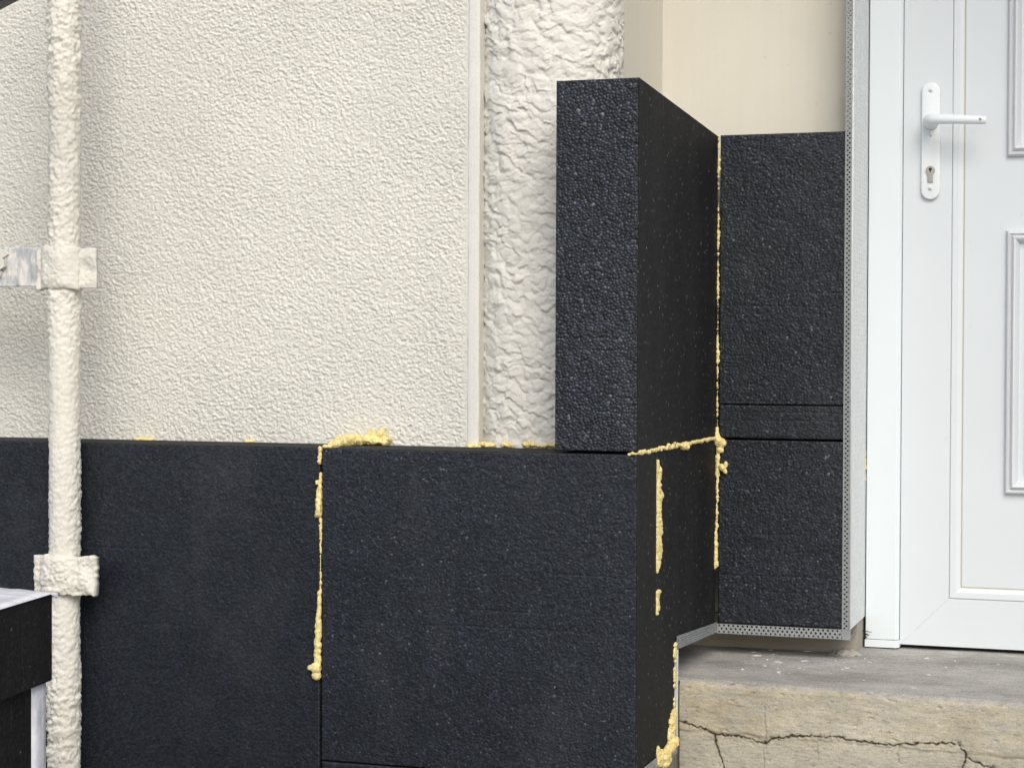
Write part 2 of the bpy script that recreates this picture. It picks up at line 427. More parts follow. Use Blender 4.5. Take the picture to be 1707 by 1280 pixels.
# ------------------------------------------------------------------ main stucco wall
XW0, XW1, YW = -5.0, -0.310, 0.135
def arr(*seg):
    out = []
    for a, b, s in seg:
        n = max(1, int(round((b-a)/s))); out += list(np.linspace(a, b, n, endpoint=False))
    out.append(seg[-1][1]); return np.array(out)
def stucco_height(u, v):
    wu = u + 0.0022*noise3(u*150, v*150, 2.2) + 0.0010*noise3(u*380, v*380, 3.2); wv = v + 0.0022*noise3(u*150, v*150, 8.1) + 0.0010*noise3(u*380, v*380, 6.2)
    def dirn(a, k, fx, fy):
        return noise3((wu*math.cos(a) + wv*math.sin(a))*fx, (-wu*math.sin(a) + wv*math.cos(a))*fy, k)
    n1 = dirn(-0.60, 0.3, 150, 240); n2 = dirn(-0.25, 5.1, 215, 330); n3 = noise3(u*430, v*480, 9.7)
    g = n1 + 0.75*n2
    grain = np.clip(g, -0.8, 0.30) + 0.30*np.clip(g-0.30, 0, 1)
    pits = -1.1*np.clip(dirn(-0.4, 14.0, 95, 185)-0.34, 0, 1)
    c_, s_ = math.cos(0.45), math.sin(0.45)
    pu_ = u + 0.0024*noise3(u*260, v*260, 22.2); pv_ = v + 0.0024*noise3(u*260, v*260, 28.2)
    return (0.6*grain + 0.30*n3 + pits) * (0.85+0.5*noise3(u*7, v*7, 1.0)) + 0.95*plates(pu_*c_ - pv_*s_, pu_*s_ + pv_*c_, 0.0052, 0.0036, 5) + 0.45*plates(pu_, pv_, 0.0031, 0.0024, 15)
main_wall = empty('stucco_wall', (-1.5, 0.3, 0.0), 'rough off-white roughcast house wall left of the rounded column', 'wall')
xs = arr((XW0, -1.75, 0.02), (-1.75, -1.26, 0.006), (-1.26, -0.3295, 0.0015)); zs = arr((0.0, 1.285, 0.08), (1.285, 2.10, 0.0015), (2.10, 2.50, 0.006), (2.55, 3.4, 0.02))
U, Vv = np.meshgrid(xs, zs, indexing='ij')
h = stucco_height(U, Vv)*0.0022
h = h*np.clip((-0.3285-U)/0.012, 0.0, 1)           # fades to the smooth border
V = np.stack([U, YW - h, Vv], -1).reshape(-1, 3)
mesh_np('roughcast_face', V, [gridfaces(len(xs), len(zs))], M_stucco, main_wall)
# smooth troweled border, then the solid wall behind
xs = np.array([-0.3300, -0.3292, -0.3275, -0.322, -0.316, -0.3125, -0.3108, -0.3100]); prof = np.array([0.0012, 0.0003, -0.0001, -0.0002, -0.0002, 0.0, 0.0008, 0.004])
zs = arr((0.0, 1.27, 0.1), (1.27, 2.12, 0.004), (2.12, 3.4, 0.1))
U, Vv = np.meshgrid(xs, zs, indexing='ij')
wob = 0.0012*noise3(Vv*28, 0.5, U*40) + 0.0006*noise3(Vv*110, 3.5, U*90)
edge = np.where(np.arange(len(xs)) < 3, 0.2, 0.3)[:, None]
V = np.stack([U + wob*edge*1.3, YW + prof[:, None] + 0.5*wob, Vv], -1).reshape(-1, 3)
mesh_np('smooth_border', V, [gridfaces(len(xs), len(zs))], M_border, main_wall)
bm_obj('wall_body', box_bm(XW0, -0.3102, YW+0.006, 0.62, 0.0, 3.4), M_border, main_wall)

ev = bm_obj('shade_overhang', box_bm(-5.0, 3.2, -0.45, 1.2, 3.405, 3.55, 0.01), M_border); ev['kind'] = 'structure'  # unseen overhang, added to shade the wall towards its top

# ------------------------------------------------------------------ rounded column at the corner
cx, cyy, cr = -0.2135, 0.243, 0.1155
SQ = 2.6                                           # slightly squared round
def sq_r(a): return cr / (np.abs(np.cos(a))**SQ + np.abs(np.sin(a))**SQ)**(1/SQ)
zs = arr((1.280, 2.12, 0.0015), (2.12, 2.5, 0.006), (2.5, 3.4, 0.03))
th = np.linspace(math.radians(168), math.radians(395), 270)
A, Z = np.meshgrid(th, zs, indexing='ij')
s = A*cr
wv = Z + 0.009*noise3(s*32, Z*32, 1.5) + 0.0035*noise3(s*95, Z*95, 6.5); wu = s + 0.009*noise3(s*32, Z*32, 11.5) + 0.0035*noise3(s*95, Z*95, 16.5)
ru = wu + 0.0022*noise3(s*210, Z*210, 31.0); rv = wv + 0.0022*noise3(s*210, Z*210, 36.0)
ca_, sa_ = math.cos(0.5), math.sin(0.5)
fl = plates(ru*ca_-rv*sa_, ru*sa_+rv*ca_, 0.0175, 0.0145, 3)
fl2 = plates(ru*ca_+rv*sa_, -ru*sa_+rv*ca_, 0.0088, 0.0074, 41)
dome = flakes(wu, wv, 0.017, 0.015, 63)
low = noise3(s*14, Z*10, 3.3)
# smoother plaster where the trowel closed the surface
calm = np.clip(0.75+0.9*noise3(s*16, Z*9, 21.0), 0.42, 1.15)
calm2 = np.clip(0.65+1.2*noise3(s*22, Z*22, 44.0), 0.3, 1.1)
hh = 0.0034*fl*calm + 0.0015*fl2*calm2 + 0.0042*dome + 0.0022*low + 0.0004*noise3(s*420, Z*420, 2.0) - 0.001
R_ = sq_r(A) + hh
V = np.stack([cx + R_*np.cos(A), cyy + R_*np.sin(A), Z], -1).reshape(-1, 3)
col_o = mesh_np('rounded_column', V, [gridfaces(len(th), len(zs))], M_column)
tag(col_o, 'off-white rounded corner column with coarse torn plaster flakes', 'column')

# ------------------------------------------------------------------ recessed smooth wall beside the door
rec = empty('recess_wall', (0.0, 0.8, 0.0), 'smooth cream painted wall of the door recess above the black boards', 'wall')
mesh_np('side_face', np.array([(-0.135, 0.30, 0), (-0.135, 0.6955, 0), (-0.135, 0.6955, 3.4), (-0.135, 0.30, 3.4)]), [np.array([[0, 1, 2, 3]])], M_cream, rec, smooth=False)
bm_obj('back_face', box_bm(-0.1352, 0.2440, 0.695, 1.0, 0.962, 3.4), M_cream, rec)
bm_obj('wall_base', box_bm(-0.1352, 0.2440, 0.690, 1.0, 0.0, 0.960), M_concrete, rec)
bm_obj('lintel', box_bm(0.2442, 1.345, 0.69, 1.0, 3.02, 3.4), M_cream, rec)
bm_obj('far_side', box_bm(1.345, 3.2, 0.69, 1.0, 0.0, 3.4), M_cream, rec)

# ------------------------------------------------------------------ insulation boards
GB = 'black foam insulation boards fixed to the house wall'
def foam_board(name, O, Ud, Vd, Nd, us, vs, thick, bead, seed, label, amp=0.0019, nibble=0.0012, post=None, tk=1.0):
    O, Ud, Vd, Nd = [np.array(a, float) for a in (O, Ud, Vd, Nd)]
    us = np.asarray(us); vs = np.asarray(vs)
    Ug, Vg = np.meshgrid(us, vs, indexing='ij')
    wx = Ug + 0.004*noise3(Ug*22, Vg*22, seed*1.7); wy = Vg + 0.004*noise3(Ug*22, Vg*22, seed*2.3+5)
    hgt, tone = beads(wx, wy, bead, seed)
    hgt = hgt*amp + 0.0005*fbm(Ug*14, Vg*26, seed*0.7, 2) - 0.35*amp
    # shallow horizontal knife and mould lines
    rr = random.Random(seed)
    for _ in range(3):
        vc = vs[0] + (vs[-1]-vs[0])*rr.random(); a0 = us[0] + (us[-1]-us[0])*rr.random(); ln = 0.06+0.25*rr.random()
        d = np.abs(Vg - vc - 0.003*noise3(Ug*12, 0.3, seed+vc*31) - 0.006*(rr.random()-0.5)*(Ug-a0)*20*0.05)
        hgt = hgt - 0.0008*np.exp(-(d/0.0011)**2)*np.clip(1-np.abs(Ug-a0)/ln, 0, 1)
    nu, nv = len(us), len(vs)
    Ue = Ug.copy(); Ve = Vg.copy()
    nb = lambda t, k: nibble*(0.5*noise3(t*230, k, seed)+0.45*noise3(t*60, k+3, seed) + 0.5)
    chip = lambda t, k: nibble*3.2*np.clip(noise3(t*70, k+9, seed)-0.42, 0, 1)*2
    Ue[0] += nb(vs, 0.5)+chip(vs, 0.5); Ue[-1] -= nb(vs, 1.5)+chip(vs, 1.5); Ve[:, 0] += nb(us, 2.5); Ve[:, -1] -= nb(us, 3.5)+chip(us, 3.5)
    hgt[0] -= 0.0012; hgt[-1] -= 0.0012; hgt[:, 0] -= 0.0012; hgt[:, -1] -= 0.0012
    V = O + Ue[..., None]*Ud + Ve[..., None]*Vd + hgt[..., None]*Nd
    V = V.reshape(-1, 3); F = [gridfaces(nu, nv)]; mi = [np.zeros(len(F[0]), int)]
    tones = [tone.ravel()*tk]
    # rim, ring by ring to the back
    idx = np.arange(nu*nv).reshape(nu, nv)
    ring = np.concatenate([idx[:, 0], idx[-1, 1:], idx[-2::-1, -1], idx[0, -2:0:-1]])
    ub = np.concatenate([us, np.full(nv-1, us[-1]), us[-2::-1], np.full(nv-2, us[0])])
    vb = np.concatenate([np.full(nu, vs[0]), vs[1:], np.full(nu-1, vs[-1]), vs[-2:0:-1]])
    n = len(ring); prev = ring; rows = []
    nd = max(2, min(26, int(thick/0.02)))
    for k in range(nd+1):
        d = 0.0026 + (thick-0.0026)*k/nd
        P = O + ub[:, None]*Ud + vb[:, None]*Vd - d*Nd
        start = len(V) + sum(len(r) for r in rows); rows.append(P)
        cur = start + np.arange(n)
        F.append(np.stack([prev, np.roll(prev, -1), np.roll(cur, -1), cur], 1)[:, ::-1]); mi.append(np.full(n, 1))
        tones.append(np.full(n, 0.3)); prev = cur
    F.append(prev[None, ::-1]); mi.append(np.array([1]))
    V = np.concatenate([V]+rows)
    if post: V = post(V)
    # polygons of other size come as separate arrays
    o = mesh_np(name, V, F, [M_foam, M_skin], None, True, np.concatenate(mi), {'bead_tone': np.concatenate(tones)})
    me = o.data
    sm = np.ones(len(me.polygons), bool); sm[len(F[0]):] = False
    me.polygons.foreach_set('use_smooth', sm)
    return tag(o, label, 'insulation board', GB)
NY = (0, -1, 0); UX = (1, 0, 0); UZ = (0, 0, 1)
foam_board('insulation_board', (0, 0, 0), UX, UZ, NY, arr((-0.5355, 0.0, 0.0014)), arr((0.781, 1.2965, 0.0014)), 0.125, 0.0037, 11,
           'wide black foam board on the front wall directly right of the long yellow vertical joint', nibble=0.0016)
foam_board('insulation_board', (0, 0.0005, 0), UX, UZ, NY, arr((-1.537, -1.20, 0.008), (-1.20, -0.5385, 0.0016)), arr((0.715, 1.2970, 0.0016)), 0.1245, 0.0038, 12,
           'black foam board behind the plaster-crusted pipe, left of the long yellow vertical joint', nibble=0.0016, tk=0.88)
foam_board('insulation_board', (0, 0.001, 0), UX, UZ, NY, arr((-0.5360, -0.02, 0.004)), arr((0.28, 0.73, 0.03), (0.73, 0.7795, 0.004)), 0.124, 0.0042, 13,
           'black foam board of the lowest row, only its top edge showing at bottom')
def notch(V):
    V = V.copy()
    y = V[:, 1]; x = V[:, 0]; z = V[:, 2]
    V[:, 2] = z - 0.030*np.clip(y, 0, 1)/0.58*np.clip((z-1.3)/0.58, 0, 1)         # top cut sloping down to the recess
    left = x < -0.12
    c2 = cr+0.010
    lim = cx + c2*(1-np.clip(np.abs(y-cyy)/c2, 0, 1)**SQ)**(1/SQ)
    inside = np.abs(y-cyy) < c2
    V[:, 0] = np.where(left & inside, np.maximum(x, lim), x)
    return V
foam_board('insulation_board', (0, 0, 0), UX, UZ, NY, arr((-0.1345, 0.0, 0.0011)), arr((1.3005, 1.883, 0.0011)), 0.578, 0.0056, 14,
           'tall thick black foam board standing out from the column, its narrow rough end facing forward', amp=0.0026, nibble=0.0020, post=notch)
# lower reveal board: smooth cut faces, notched over the step
bm = prism_bm([(0.1275, 0.782), (0.262, 0.782), (0.262, 0.956), (0.5785, 0.956), (0.5785, 1.2955), (0.1275, 1.2965)], 'x', -0.1340, -0.0008, 0.0012, 1)
tag(bm_obj('insulation_board', bm, M_skin), 'smooth dark foam board lining the side of the recess, notched over the concrete step', 'insulation board', GB)
foam_board('insulation_board', (0, 0.581, 0), UX, UZ, NY, arr((0.0035, 0.2435, 0.0015)), arr((1.3610, 1.8555, 0.0015)), 0.112, 0.0045, 16,
           'tall black foam board beside the door, below the cream wall', amp=0.0021)
foam_board('insulation_board', (0, 0.582, 0), UX, UZ, NY, arr((0.0035, 0.2435, 0.0015)), arr((1.2985, 1.3598, 0.0013)), 0.112, 0.0045, 17,
           'narrow strip of black foam between two larger boards beside the door', amp=0.0015)
foam_board('insulation_board', (0, 0.581, 0), UX, UZ, NY, arr((0.0035, 0.2435, 0.0015)), arr((0.957, 1.2955, 0.0015)), 0.112, 0.0045, 18,
           'black foam board beside the door standing on the perforated base strip', amp=0.0021)

# ------------------------------------------------------------------ yellow expanding foam
GF = 'beads of yellow expanding foam squeezed from the board joints'
def pu_bead(blobs, label, clamp=None, voxel=0.0013, seed=1, rough=0.0014):
    """blobs: (x, y, z, rx, ry, rz); fused into one lump"""
    bm = bmesh.new()
    for (x, y, z, rx, ry, rz) in blobs:
        m = Matrix.Translation((x, y, z)) @ Matrix.Diagonal((rx, ry, rz, 1))
        bmesh.ops.create_icosphere(bm, subdivisions=2, radius=1.0, matrix=m)
    me = bpy.data.meshes.new('t'); bm.to_mesh(me); bm.free()
    o = bpy.data.objects.new('t', me); C.objects.link(o)
    r = o.modifiers.new('r', 'REMESH'); r.mode = 'VOXEL'; r.voxel_size = voxel
    s_ = o.modifiers.new('s', 'SMOOTH'); s_.iterations = 1; s_.factor = 0.5
    dg = bpy.context.evaluated_depsgraph_get()
    ev = bpy.data.meshes.new_from_object(o.evaluated_get(dg))
    bpy.data.objects.remove(o); bpy.data.meshes.remove(me)
    n = len(ev.vertices); co = np.empty(n*3, np.float32); ev.vertices.foreach_get('co', co); co = co.reshape(-1, 3)
    no = np.empty(n*3, np.float32); ev.vertices.foreach_get('normal', no); no = no.reshape(-1, 3)
    d = rough*(1.1*noise3(co[:, 0]*120, co[:, 1]*120, co[:, 2]*120+seed) + 0.9*noise3(co[:, 0]*330, co[:, 1]*330, co[:, 2]*330+seed) + 0.4*noise3(co[:, 0]*800, co[:, 1]*800, co[:, 2]*800+seed))
    co = co + no*d[:, None]
    if clamp: co = clamp(co)
    ev.vertices.foreach_set('co', co.astype(np.float32).ravel()); ev.update()
    ev.polygons.foreach_set('use_smooth', np.ones(len(ev.polygons), bool))
    ev.name = 'foam_bead'; ev.materials.append(M_pu)
    ob = bpy.data.objects.new('foam_bead', ev); C.objects.link(ob)
    return tag(ob, label, 'foam bead', GF)
rnd = random.Random(5)
def along(p0, p1, n, w, d, jit=0.25, lz=1.3):
    """blobs from p0 to p1; w(t) half width in the plane, d depth"""
    p0 = np.array(p0); p1 = np.array(p1); L = np.linalg.norm(p1-p0)/n; out = []
    for i in range(n+1):
        t = i/n; ww = w(t) if callable(w) else w
        ww *= 1+jit*(rnd.random()-0.5)*2
        if ww <= 0.0003: continue
        p = p0+(p1-p0)*t + np.array([rnd.uniform(-1, 1)*ww*0.25, 0, rnd.uniform(-1, 1)*L*0.4])
        out.append((*p, ww, d(t) if callable(d) else d, max(ww*lz, L*0.75)))
    return out
def interp(*pts):
    a, b = zip(*pts); return lambda t: float(np.interp(t, a, b))
# long vertical joint on the front: z 1.297 (top) .. 0.91; right edge held at x = -0.535
def zpx(y): return 1.2965 - (y-745)*(1.2965-0.779)/(1270-745)
zt, zb = zpx(768), zpx(748)
keepR = lambda co: np.stack([np.minimum(co[:, 0], -0.5348+0.0012*noise3(co[:, 2]*160, 0, 3)), co[:, 1], co[:, 2]], 1)
pu_bead(along((-0.5385, -0.001, zpx(747)), (-0.5385, -0.001, zpx(767)), 8, 0.0034, 0.004)
        , 'short yellow foam blob at the top end of the long vertical joint', keepR, seed=2)
b = along((-0.5368, -0.001, zpx(788)), (-0.5380, -0.001, zpx(812)), 9, interp((0, .0018), (1, .0042)), 0.0035)
b += [(-0.5425, -0.002, zpx(803), .0028, .003, .004), (-0.544, -0.003, zpx(801), .0016, .002, .0026)]
b += along((-0.5385, -0.001, zpx(812)), (-0.5385, -0.003, zpx(852)), 14, interp((0, .0042), (0.5, .0052), (1, .0066)), interp((0, .004), (1, .007)))
b += [(-0.5395, -0.003, zpx(852), .0068, .007, .009), (-0.5435, -0.003, zpx(858), .004, .004, .004)]
b += along((-0.5365, -0.0003, zpx(864)), (-0.537, -0.0003, zpx(922)), 26, interp((0, .0028), (0.5, .0024), (1, .0012)), 0.0022, 0.6)
pu_bead(b, 'yellow foam bead with a drooping tip in the upper half of the long vertical joint', keepR, seed=3)
b = along((-0.5372, -0.0002, zpx(925)), (-0.5372, -0.0002, zpx(988)), 34, interp((0, .0010), (.5, .0016), (1, .0022)), 0.002, 0.6)
for y0, y1, w_ in ((988, 1027, .0040), (1031, 1055, .0052), (1058, 1106, .0062)):
    b += along((-0.5345-w_, -0.002, zpx(y0)), (-0.5350-w_, -0.002, zpx(y1)), 10, interp((0, w_*.85), (.5, w_), (1, w_*.95)), w_*.9, 0.18)
b += [(-0.5435, -0.005, zpx(1113), .0105, .0085, .009), (-0.5525, -0.006, zpx(1113), .0055, .005, .0048), (-0.5425, -0.004, zpx(1125), .0085, .007, .009)]
pu_bead(b, 'lumpy yellow foam bead ending in a forked blob low in the long vertical joint', keepR, seed=4, rough=0.0009)
# foam lying on the top edge against the wall
b = [(-0.529, 0.010, 1.2985, .0075, .012, .0045), (-0.527, 0.03, 1.300, .008, .02, .006), (-0.528, 0.06, 1.302, .009, .02, .008), (-0.527, 0.095, 1.304, .010, .03, .012)]
for i in range(16):
    t = i/15; b.append((-0.575+0.105*t+0.004*rnd.uniform(-1, 1), 0.118, 1.301+0.003*rnd.uniform(-1, 1)+0.004*math.sin(t*3), .006+.004*rnd.random(), .014, .0045+0.006*t*(1-t)*4*rnd.random()))
b += [(-0.498, 0.122, 1.316, .007, .010, .006), (-0.482, 0.124, 1.313, .009, .010, .009), (-0.478, 0.126, 1.321, .005, .007, .007), (-0.470, 0.122, 1.306, .008, .012, .006)]
b = [(x if x > -0.56 else x+0.03, y, z, rx, ry, rz) for (x, y, z, rx, ry, rz) in b]
upZ = lambda co: np.stack([co[:, 0], co[:, 1], np.maximum(co[:, 2], 1.2955)], 1)
pu_bead(b, 'ragged yellow foam lump lying on the board top above the long vertical joint', upZ, seed=6, rough=0.0022)
b = along((-0.322, 0.126, 1.299), (-0.285, 0.132, 1.299), 6, .006, .010, .5, 0.6)
pu_bead(b, 'tiny yellow foam crumb on the board top under the smooth wall border', upZ, seed=7)
b = []
for i in range(22):
    t = i/21; b.append((-0.262+0.098*t, 0.140+0.01*rnd.uniform(-1, 1), 1.3+0.003*rnd.random(), .0055, .013, (.0055 if t < 0.5 else .0035)*(0.6+0.7*rnd.random())))
b += [(-0.245, 0.142, 1.303, .010, .012, .008), (-0.225, 0.142, 1.304, .012, .012, .007), (-0.172, 0.150, 1.303, .006, .01, .006), (-0.157, 0.152, 1.302, .005, .01, .004)]
pu_bead(b, 'row of yellow foam crumbs on the board top along the foot of the column', upZ, seed=8, rough=0.0018)
for (x, w_, lab) in ((-0.936, .014, 'faint yellow foam smear on the board top just right of the crusted pipe'), (-0.730, .006, 'tiny yellow foam speck on the board top halfway between the pipe and the vertical joint')):
    pu_bead([(x+w_*k*0.8, 0.128, 1.298, w_*0.7, .008, .004) for k in (-1, 0, 1)], lab, upZ, seed=9)
# joint between the two boards lining the side of the recess
b = along((-0.012, -0.003, 1.2985), (-0.004, 0.006, 1.2985), 3, .003, .004)
b = [(0.0005-0.010*(1-min(1, i/3)), -0.012+i*0.0090+0.002*rnd.random(), 1.2985+0.0014*rnd.uniform(-1, 1), .0022+0.0012*rnd.random(), .0068, .0024+.0014*rnd.random()) for i in range(66)]
b += [(0.001, 0.018, 1.299, .004, .014, .0042), (0.003, 0.30, 1.2965, .006, .014, .007), (0.003, 0.325, 1.294, .006, .012, .006), (0.002, 0.20, 1.302, .003, .010, .0035), (0.002, 0.245, 1.303, .003, .008, .003)]
pu_bead(b, 'thin yellow foam line along the horizontal joint of the recess side', None, seed=10, rough=0.0016)
b = [(0.004, 0.572, 1.293, .010, .010, .010), (0.011, 0.574, 1.290, .008, .008, .010), (0.008, 0.574, 1.277, .007, .007, .006), (0.001, 0.574, 1.302, .006, .006, .010), (0.001, 0.575, 1.313, .004, .004, .008)]
pu_bead(b, 'round yellow foam knob in the inner corner where the joints meet', None, seed=12)
b = along((0.0012, 0.5775, 1.853), (0.0012, 0.5775, 1.318), 170, lambda t: 0.0016+0.0013*math.sin(t*23)*math.sin(t*7), 0.0035, 0.8, 1.2)
pu_bead(b, 'long thin yellow foam line in the upper inner corner beside the door boards', None, seed=13, rough=0.0016, voxel=0.0016)
b = along((0.004, 0.5765, 1.283), (0.003, 0.5765, 1.262), 8, .0042, .005) + along((0.003, 0.5765, 1.262), (0.003, 0.5765, 1.235), 8, .0042, .005)
b += [(0.012, 0.574, 1.245, .007, .006, .007), (0.019, 0.573, 1.250, .004, .004, .008), (0.018, 0.573, 1.238, .004, .004, .005)]
b += along((0.003, 0.5765, 1.235), (0.0015, 0.5765, 1.13), 40, interp((0, .0040), (.25, .0025), (1, .0022)), .0035, .4)
b += along((0.0005, 0.5755, 1.125), (-0.0005, 0.575, 1.062), 18, interp((0, .0030), (.4, .0052), (1, .0056)), .006, .2)
pu_bead(b, 'yellow foam bead in the lower inner corner, with a torn tab near its top', None, seed=14, rough=0.0014)
# bead smeared over the edge behind the front board (straight left side)
yk = lambda co: np.stack([np.maximum(co[:, 0], -0.0008), np.maximum(co[:, 1], 0.1265+0*co[:, 0]), co[:, 2]], 1)
def zs_(y): return 1.2793 - (y-770)*(1.2793-1.034)/250
b = []
for y, w_ in ((772, 1), (780, 3), (786, 8), (792, 8), (797, 8.5), (803, 5.5), (810, 6), (817, 7), (822, 10), (827, 13), (832, 10), (838, 8), (845, 9), (852, 8), (860, 8.5), (868, 9), (876, 11), (884, 11), (890, 12), (896, 8), (903, 10), (910, 11), (917, 12), (924, 11.5), (931, 10), (938, 8), (944, 4.5), (950, 2)):
    dy = w_*0.0031
    b.append((0.0005, 0.1265+dy*0.45, zs_(y), .0035+.0012*rnd.random(), dy*0.55, .0062))
pu_bead(b, 'longest yellow foam smear on the recess side, straight left edge, ragged right', yk, seed=15, rough=0.0014)
b = [(0.0005, 0.1265+w_*0.0014, zs_(y), .003, w_*0.0016, .005) for y, w_ in ((988, 8), (994, 7), (1000, 5), (1006, 7), (1011, 7), (1016, 5), (1021, 3))]
pu_bead(b, 'short yellow foam smear low on the recess side below the longer one', yk, seed=16)
# foam down the notch edge beside the step
b = [(0.0005, 0.262, 0.962, .003, .013, .004), (0.0005, 0.259, 0.952, .003, .010, .008), (0, 0.256, 0.944, .003, .008, .006)]
pu_bead(b, 'yellow foam wedge at the top of the notch above the step', None, seed=17)
b = []
for k in range(26):
    z = 0.935 - k*0.0046
    if rnd.random() < 0.62: b.append((0.0, 0.254+0.006*rnd.random(), z, .0025, .004+.005*rnd.random(), .003+.002*rnd.random()))
pu_bead(b, 'broken yellow foam crumbs down the slot beside the step riser', None, seed=18)
b = [(0.001, 0.246, 0.846, .004, .018, .010), (0.001, 0.240, 0.836, .005, .022, .012), (0.001, 0.236, 0.824, .005, .022, .013), (0.001, 0.230, 0.812, .005, .022, .013), (0.004, 0.232, 0.800, .007, .032, .010),
     (0.004, 0.210, 0.797, .007, .034, .011), (0.004, 0.180, 0.791, .007, .034, .012), (0.003, 0.150, 0.792, .005, .024, .014), (0.002, 0.136, 0.802, .003, .010, .014), (0.004, 0.175, 0.779, .007, .022, .008), (0.004, 0.20, 0.779, .006, .015, .006)]
pu_bead(b, 'big yellow foam clump at the bottom corner against the step riser', lambda co: np.stack([co[:, 0], np.maximum(co[:, 1], .1265), co[:, 2]], 1), seed=19, rough=0.0022)
pu_bead([(0.2475, 0.7645, z, .0022, .003, .007) for z in (1.265, 1.252, 1.241, 1.22)], 'small orange-yellow foam dab in the gap beside the door frame', None, seed=20)

# ------------------------------------------------------------------ perforated corner bead and base strips
def perforated(name, O, Ud, Vd, rows, cols, pu, pv, r, stagger, margin, mat, parent, thick=0.0007, nh=8):
    """sheet with real holes: cols along U, rows along V"""
    V = []; quads = []; fans = []
    W = cols*pu + 2*margin
    def vert(u, v): V.append((u, v)); return len(V)-1
    for j in range(rows):
        v0, v1 = j*pv, (j+1)*pv
        off = (pu*0.5 if (stagger and j % 2) else 0.0)
        x0 = margin + off - (pu*0.25 if stagger else 0); n = cols
        a, b_, c_, d_ = vert(0, v0), vert(x0, v0), vert(x0, v1), vert(0, v1); quads.append((a, b_, c_, d_))
        for i in range(n):
            u0 = x0+i*pu; u1 = u0+pu; cu, cv = (u0+u1)/2, (v0+v1)/2
            cor = [vert(u1, cv), vert(u1, v1), vert(cu, v1), vert(u0, v1), vert(u0, cv), vert(u0, v0), vert(cu, v0), vert(u1, v0)]
            rin = [vert(cu+r*math.cos(k*math.pi/4), cv+r*math.sin(k*math.pi/4)) for k in range(8)]
            for k in range(8):
                quads.append((cor[k], cor[(k+1) % 8], rin[(k+1) % 8], rin[k]))
        xe = x0+n*pu
        a, b_, c_, d_ = vert(xe, v0), vert(W, v0), vert(W, v1), vert(xe, v1); quads.append((a, b_, c_, d_))
    V = np.array(V); P = np.array(O) + V[:, :1]*np.array(Ud) + V[:, 1:]*np.array(Vd)
    o = mesh_np(name, P, [np.array(quads)], mat, parent, smooth=False)
    bmm = bmesh.new(); bmm.from_mesh(o.data); bmesh.ops.remove_doubles(bmm, verts=bmm.verts, dist=1e-5); bmm.to_mesh(o.data); bmm.free()
    sd = o.modifiers.new('thickness', 'SOLIDIFY'); sd.thickness = thick; sd.offset = 0
    return o
cb = empty('corner_bead', (0.246, 0.58, 0.94), 'tall white perforated corner bead standing between the black boards and the door frame', 'corner bead')
perforated('front_leg', (0.2330, 0.5785, 0.956), (1, 0, 0), (0, 0, 1), 300, 1, 0.0074, 0.0044, 0.0019, True, 0.0026, M_leg, cb)
perforated('return_leg', (0.2475, 0.5800, 0.956), (0, 1, 0), (0, 0, 1), 150, 6, 0.0290, 0.0088, 0.0019, False, 0.010, M_return, cb)
bm_obj('edge_rib', tube_bm((0.2465, 0.5785, 0.945), (0.2465, 0.5785, 2.28), 0.0016, n=8), M_return, cb, True)

bs = empty('base_strip', (0.12, 0.58, 0.94), 'grey perforated plastic base strip under the boards beside the door', 'base strip')
perforated('front_leg', (0.004, 0.5772, 0.9385), (1, 0, 0), (0, 0, 1), 3, 27, 0.0087, 0.0058, 0.0021, True, 0.0015, M_leg, bs)
bm_obj('bottom_leg', box_bm(0.003, 0.2445, 0.5785, 0.688, 0.9375, 0.9388), M_clear, bs)
bm_obj('end_tab', box_bm(0.2335, 0.2490, 0.5755, 0.5766, 0.9378, 0.9555), M_clear, bs)
def ribbed(name, label, pts_lo, pts_hi, x, ribs=5):
    """strip on the x = const plane between two lines in y/z, with lengthwise ribs"""
    e = empty(name, (x, pts_lo[0][0], pts_lo[0][1]), label, 'base strip')
    (ya, za), (yb, zb_) = pts_lo; (yc, zc), (yd, zd) = pts_hi
    n = ribs*4+1; V = []
    for i in range(n):
        t = i/(n-1); xo = x + 0.0007*math.cos(t*ribs*2*math.pi)
        V += [(xo, ya+(yc-ya)*t, za+(zc-za)*t), (xo, yb+(yd-yb)*t, zb_+(zd-zb_)*t)]
    o = mesh_np('ribbed_leg', np.array(V), [gridfaces(n, 2)], M_clear, e, smooth=False)
    sd = o.modifiers.new('thickness', 'SOLIDIFY'); sd.thickness = 0.0006
    b0 = bmesh.new()
    q = [b0.verts.new(p) for p in ((x-0.10, ya, za-0.0005), (x+0.001, ya, za-0.0005), (x+0.001, yb, zb_-0.0005), (x-0.10, yb, zb_-0.0005))]
    b0.faces.new(q); o2 = bm_obj('bottom_leg', b0, M_clear, e)
    sd = o2.modifiers.new('thickness', 'SOLIDIFY'); sd.thickness = 0.0008
    return e
ribbed('base_strip', 'clear ribbed plastic strip under the recess side board, just above the step', [(0.264, 0.955), (0.578, 0.9405)], [(0.263, 0.977), (0.578, 0.9585)], 0.0022)
ribbed('base_strip', 'clear ribbed plastic strip under the front corner board, below the big yellow clump', [(-0.002, 0.779), (0.268, 0.779)], [(-0.002, 0.799), (0.268, 0.799)], 0.0022)
es = empty('edge_strip', (0.0, 0.266, 0.8), 'thin upright plastic edge strip between the notched board and the step riser', 'edge strip')
bm_obj('web', box_bm(-0.10, 0.0030, 0.2655, 0.2667, 0.800, 0.953), M_return, es)
bm_obj('lip', box_bm(0.0018, 0.0036, 0.2640, 0.2700, 0.800, 0.953), M_return, es)

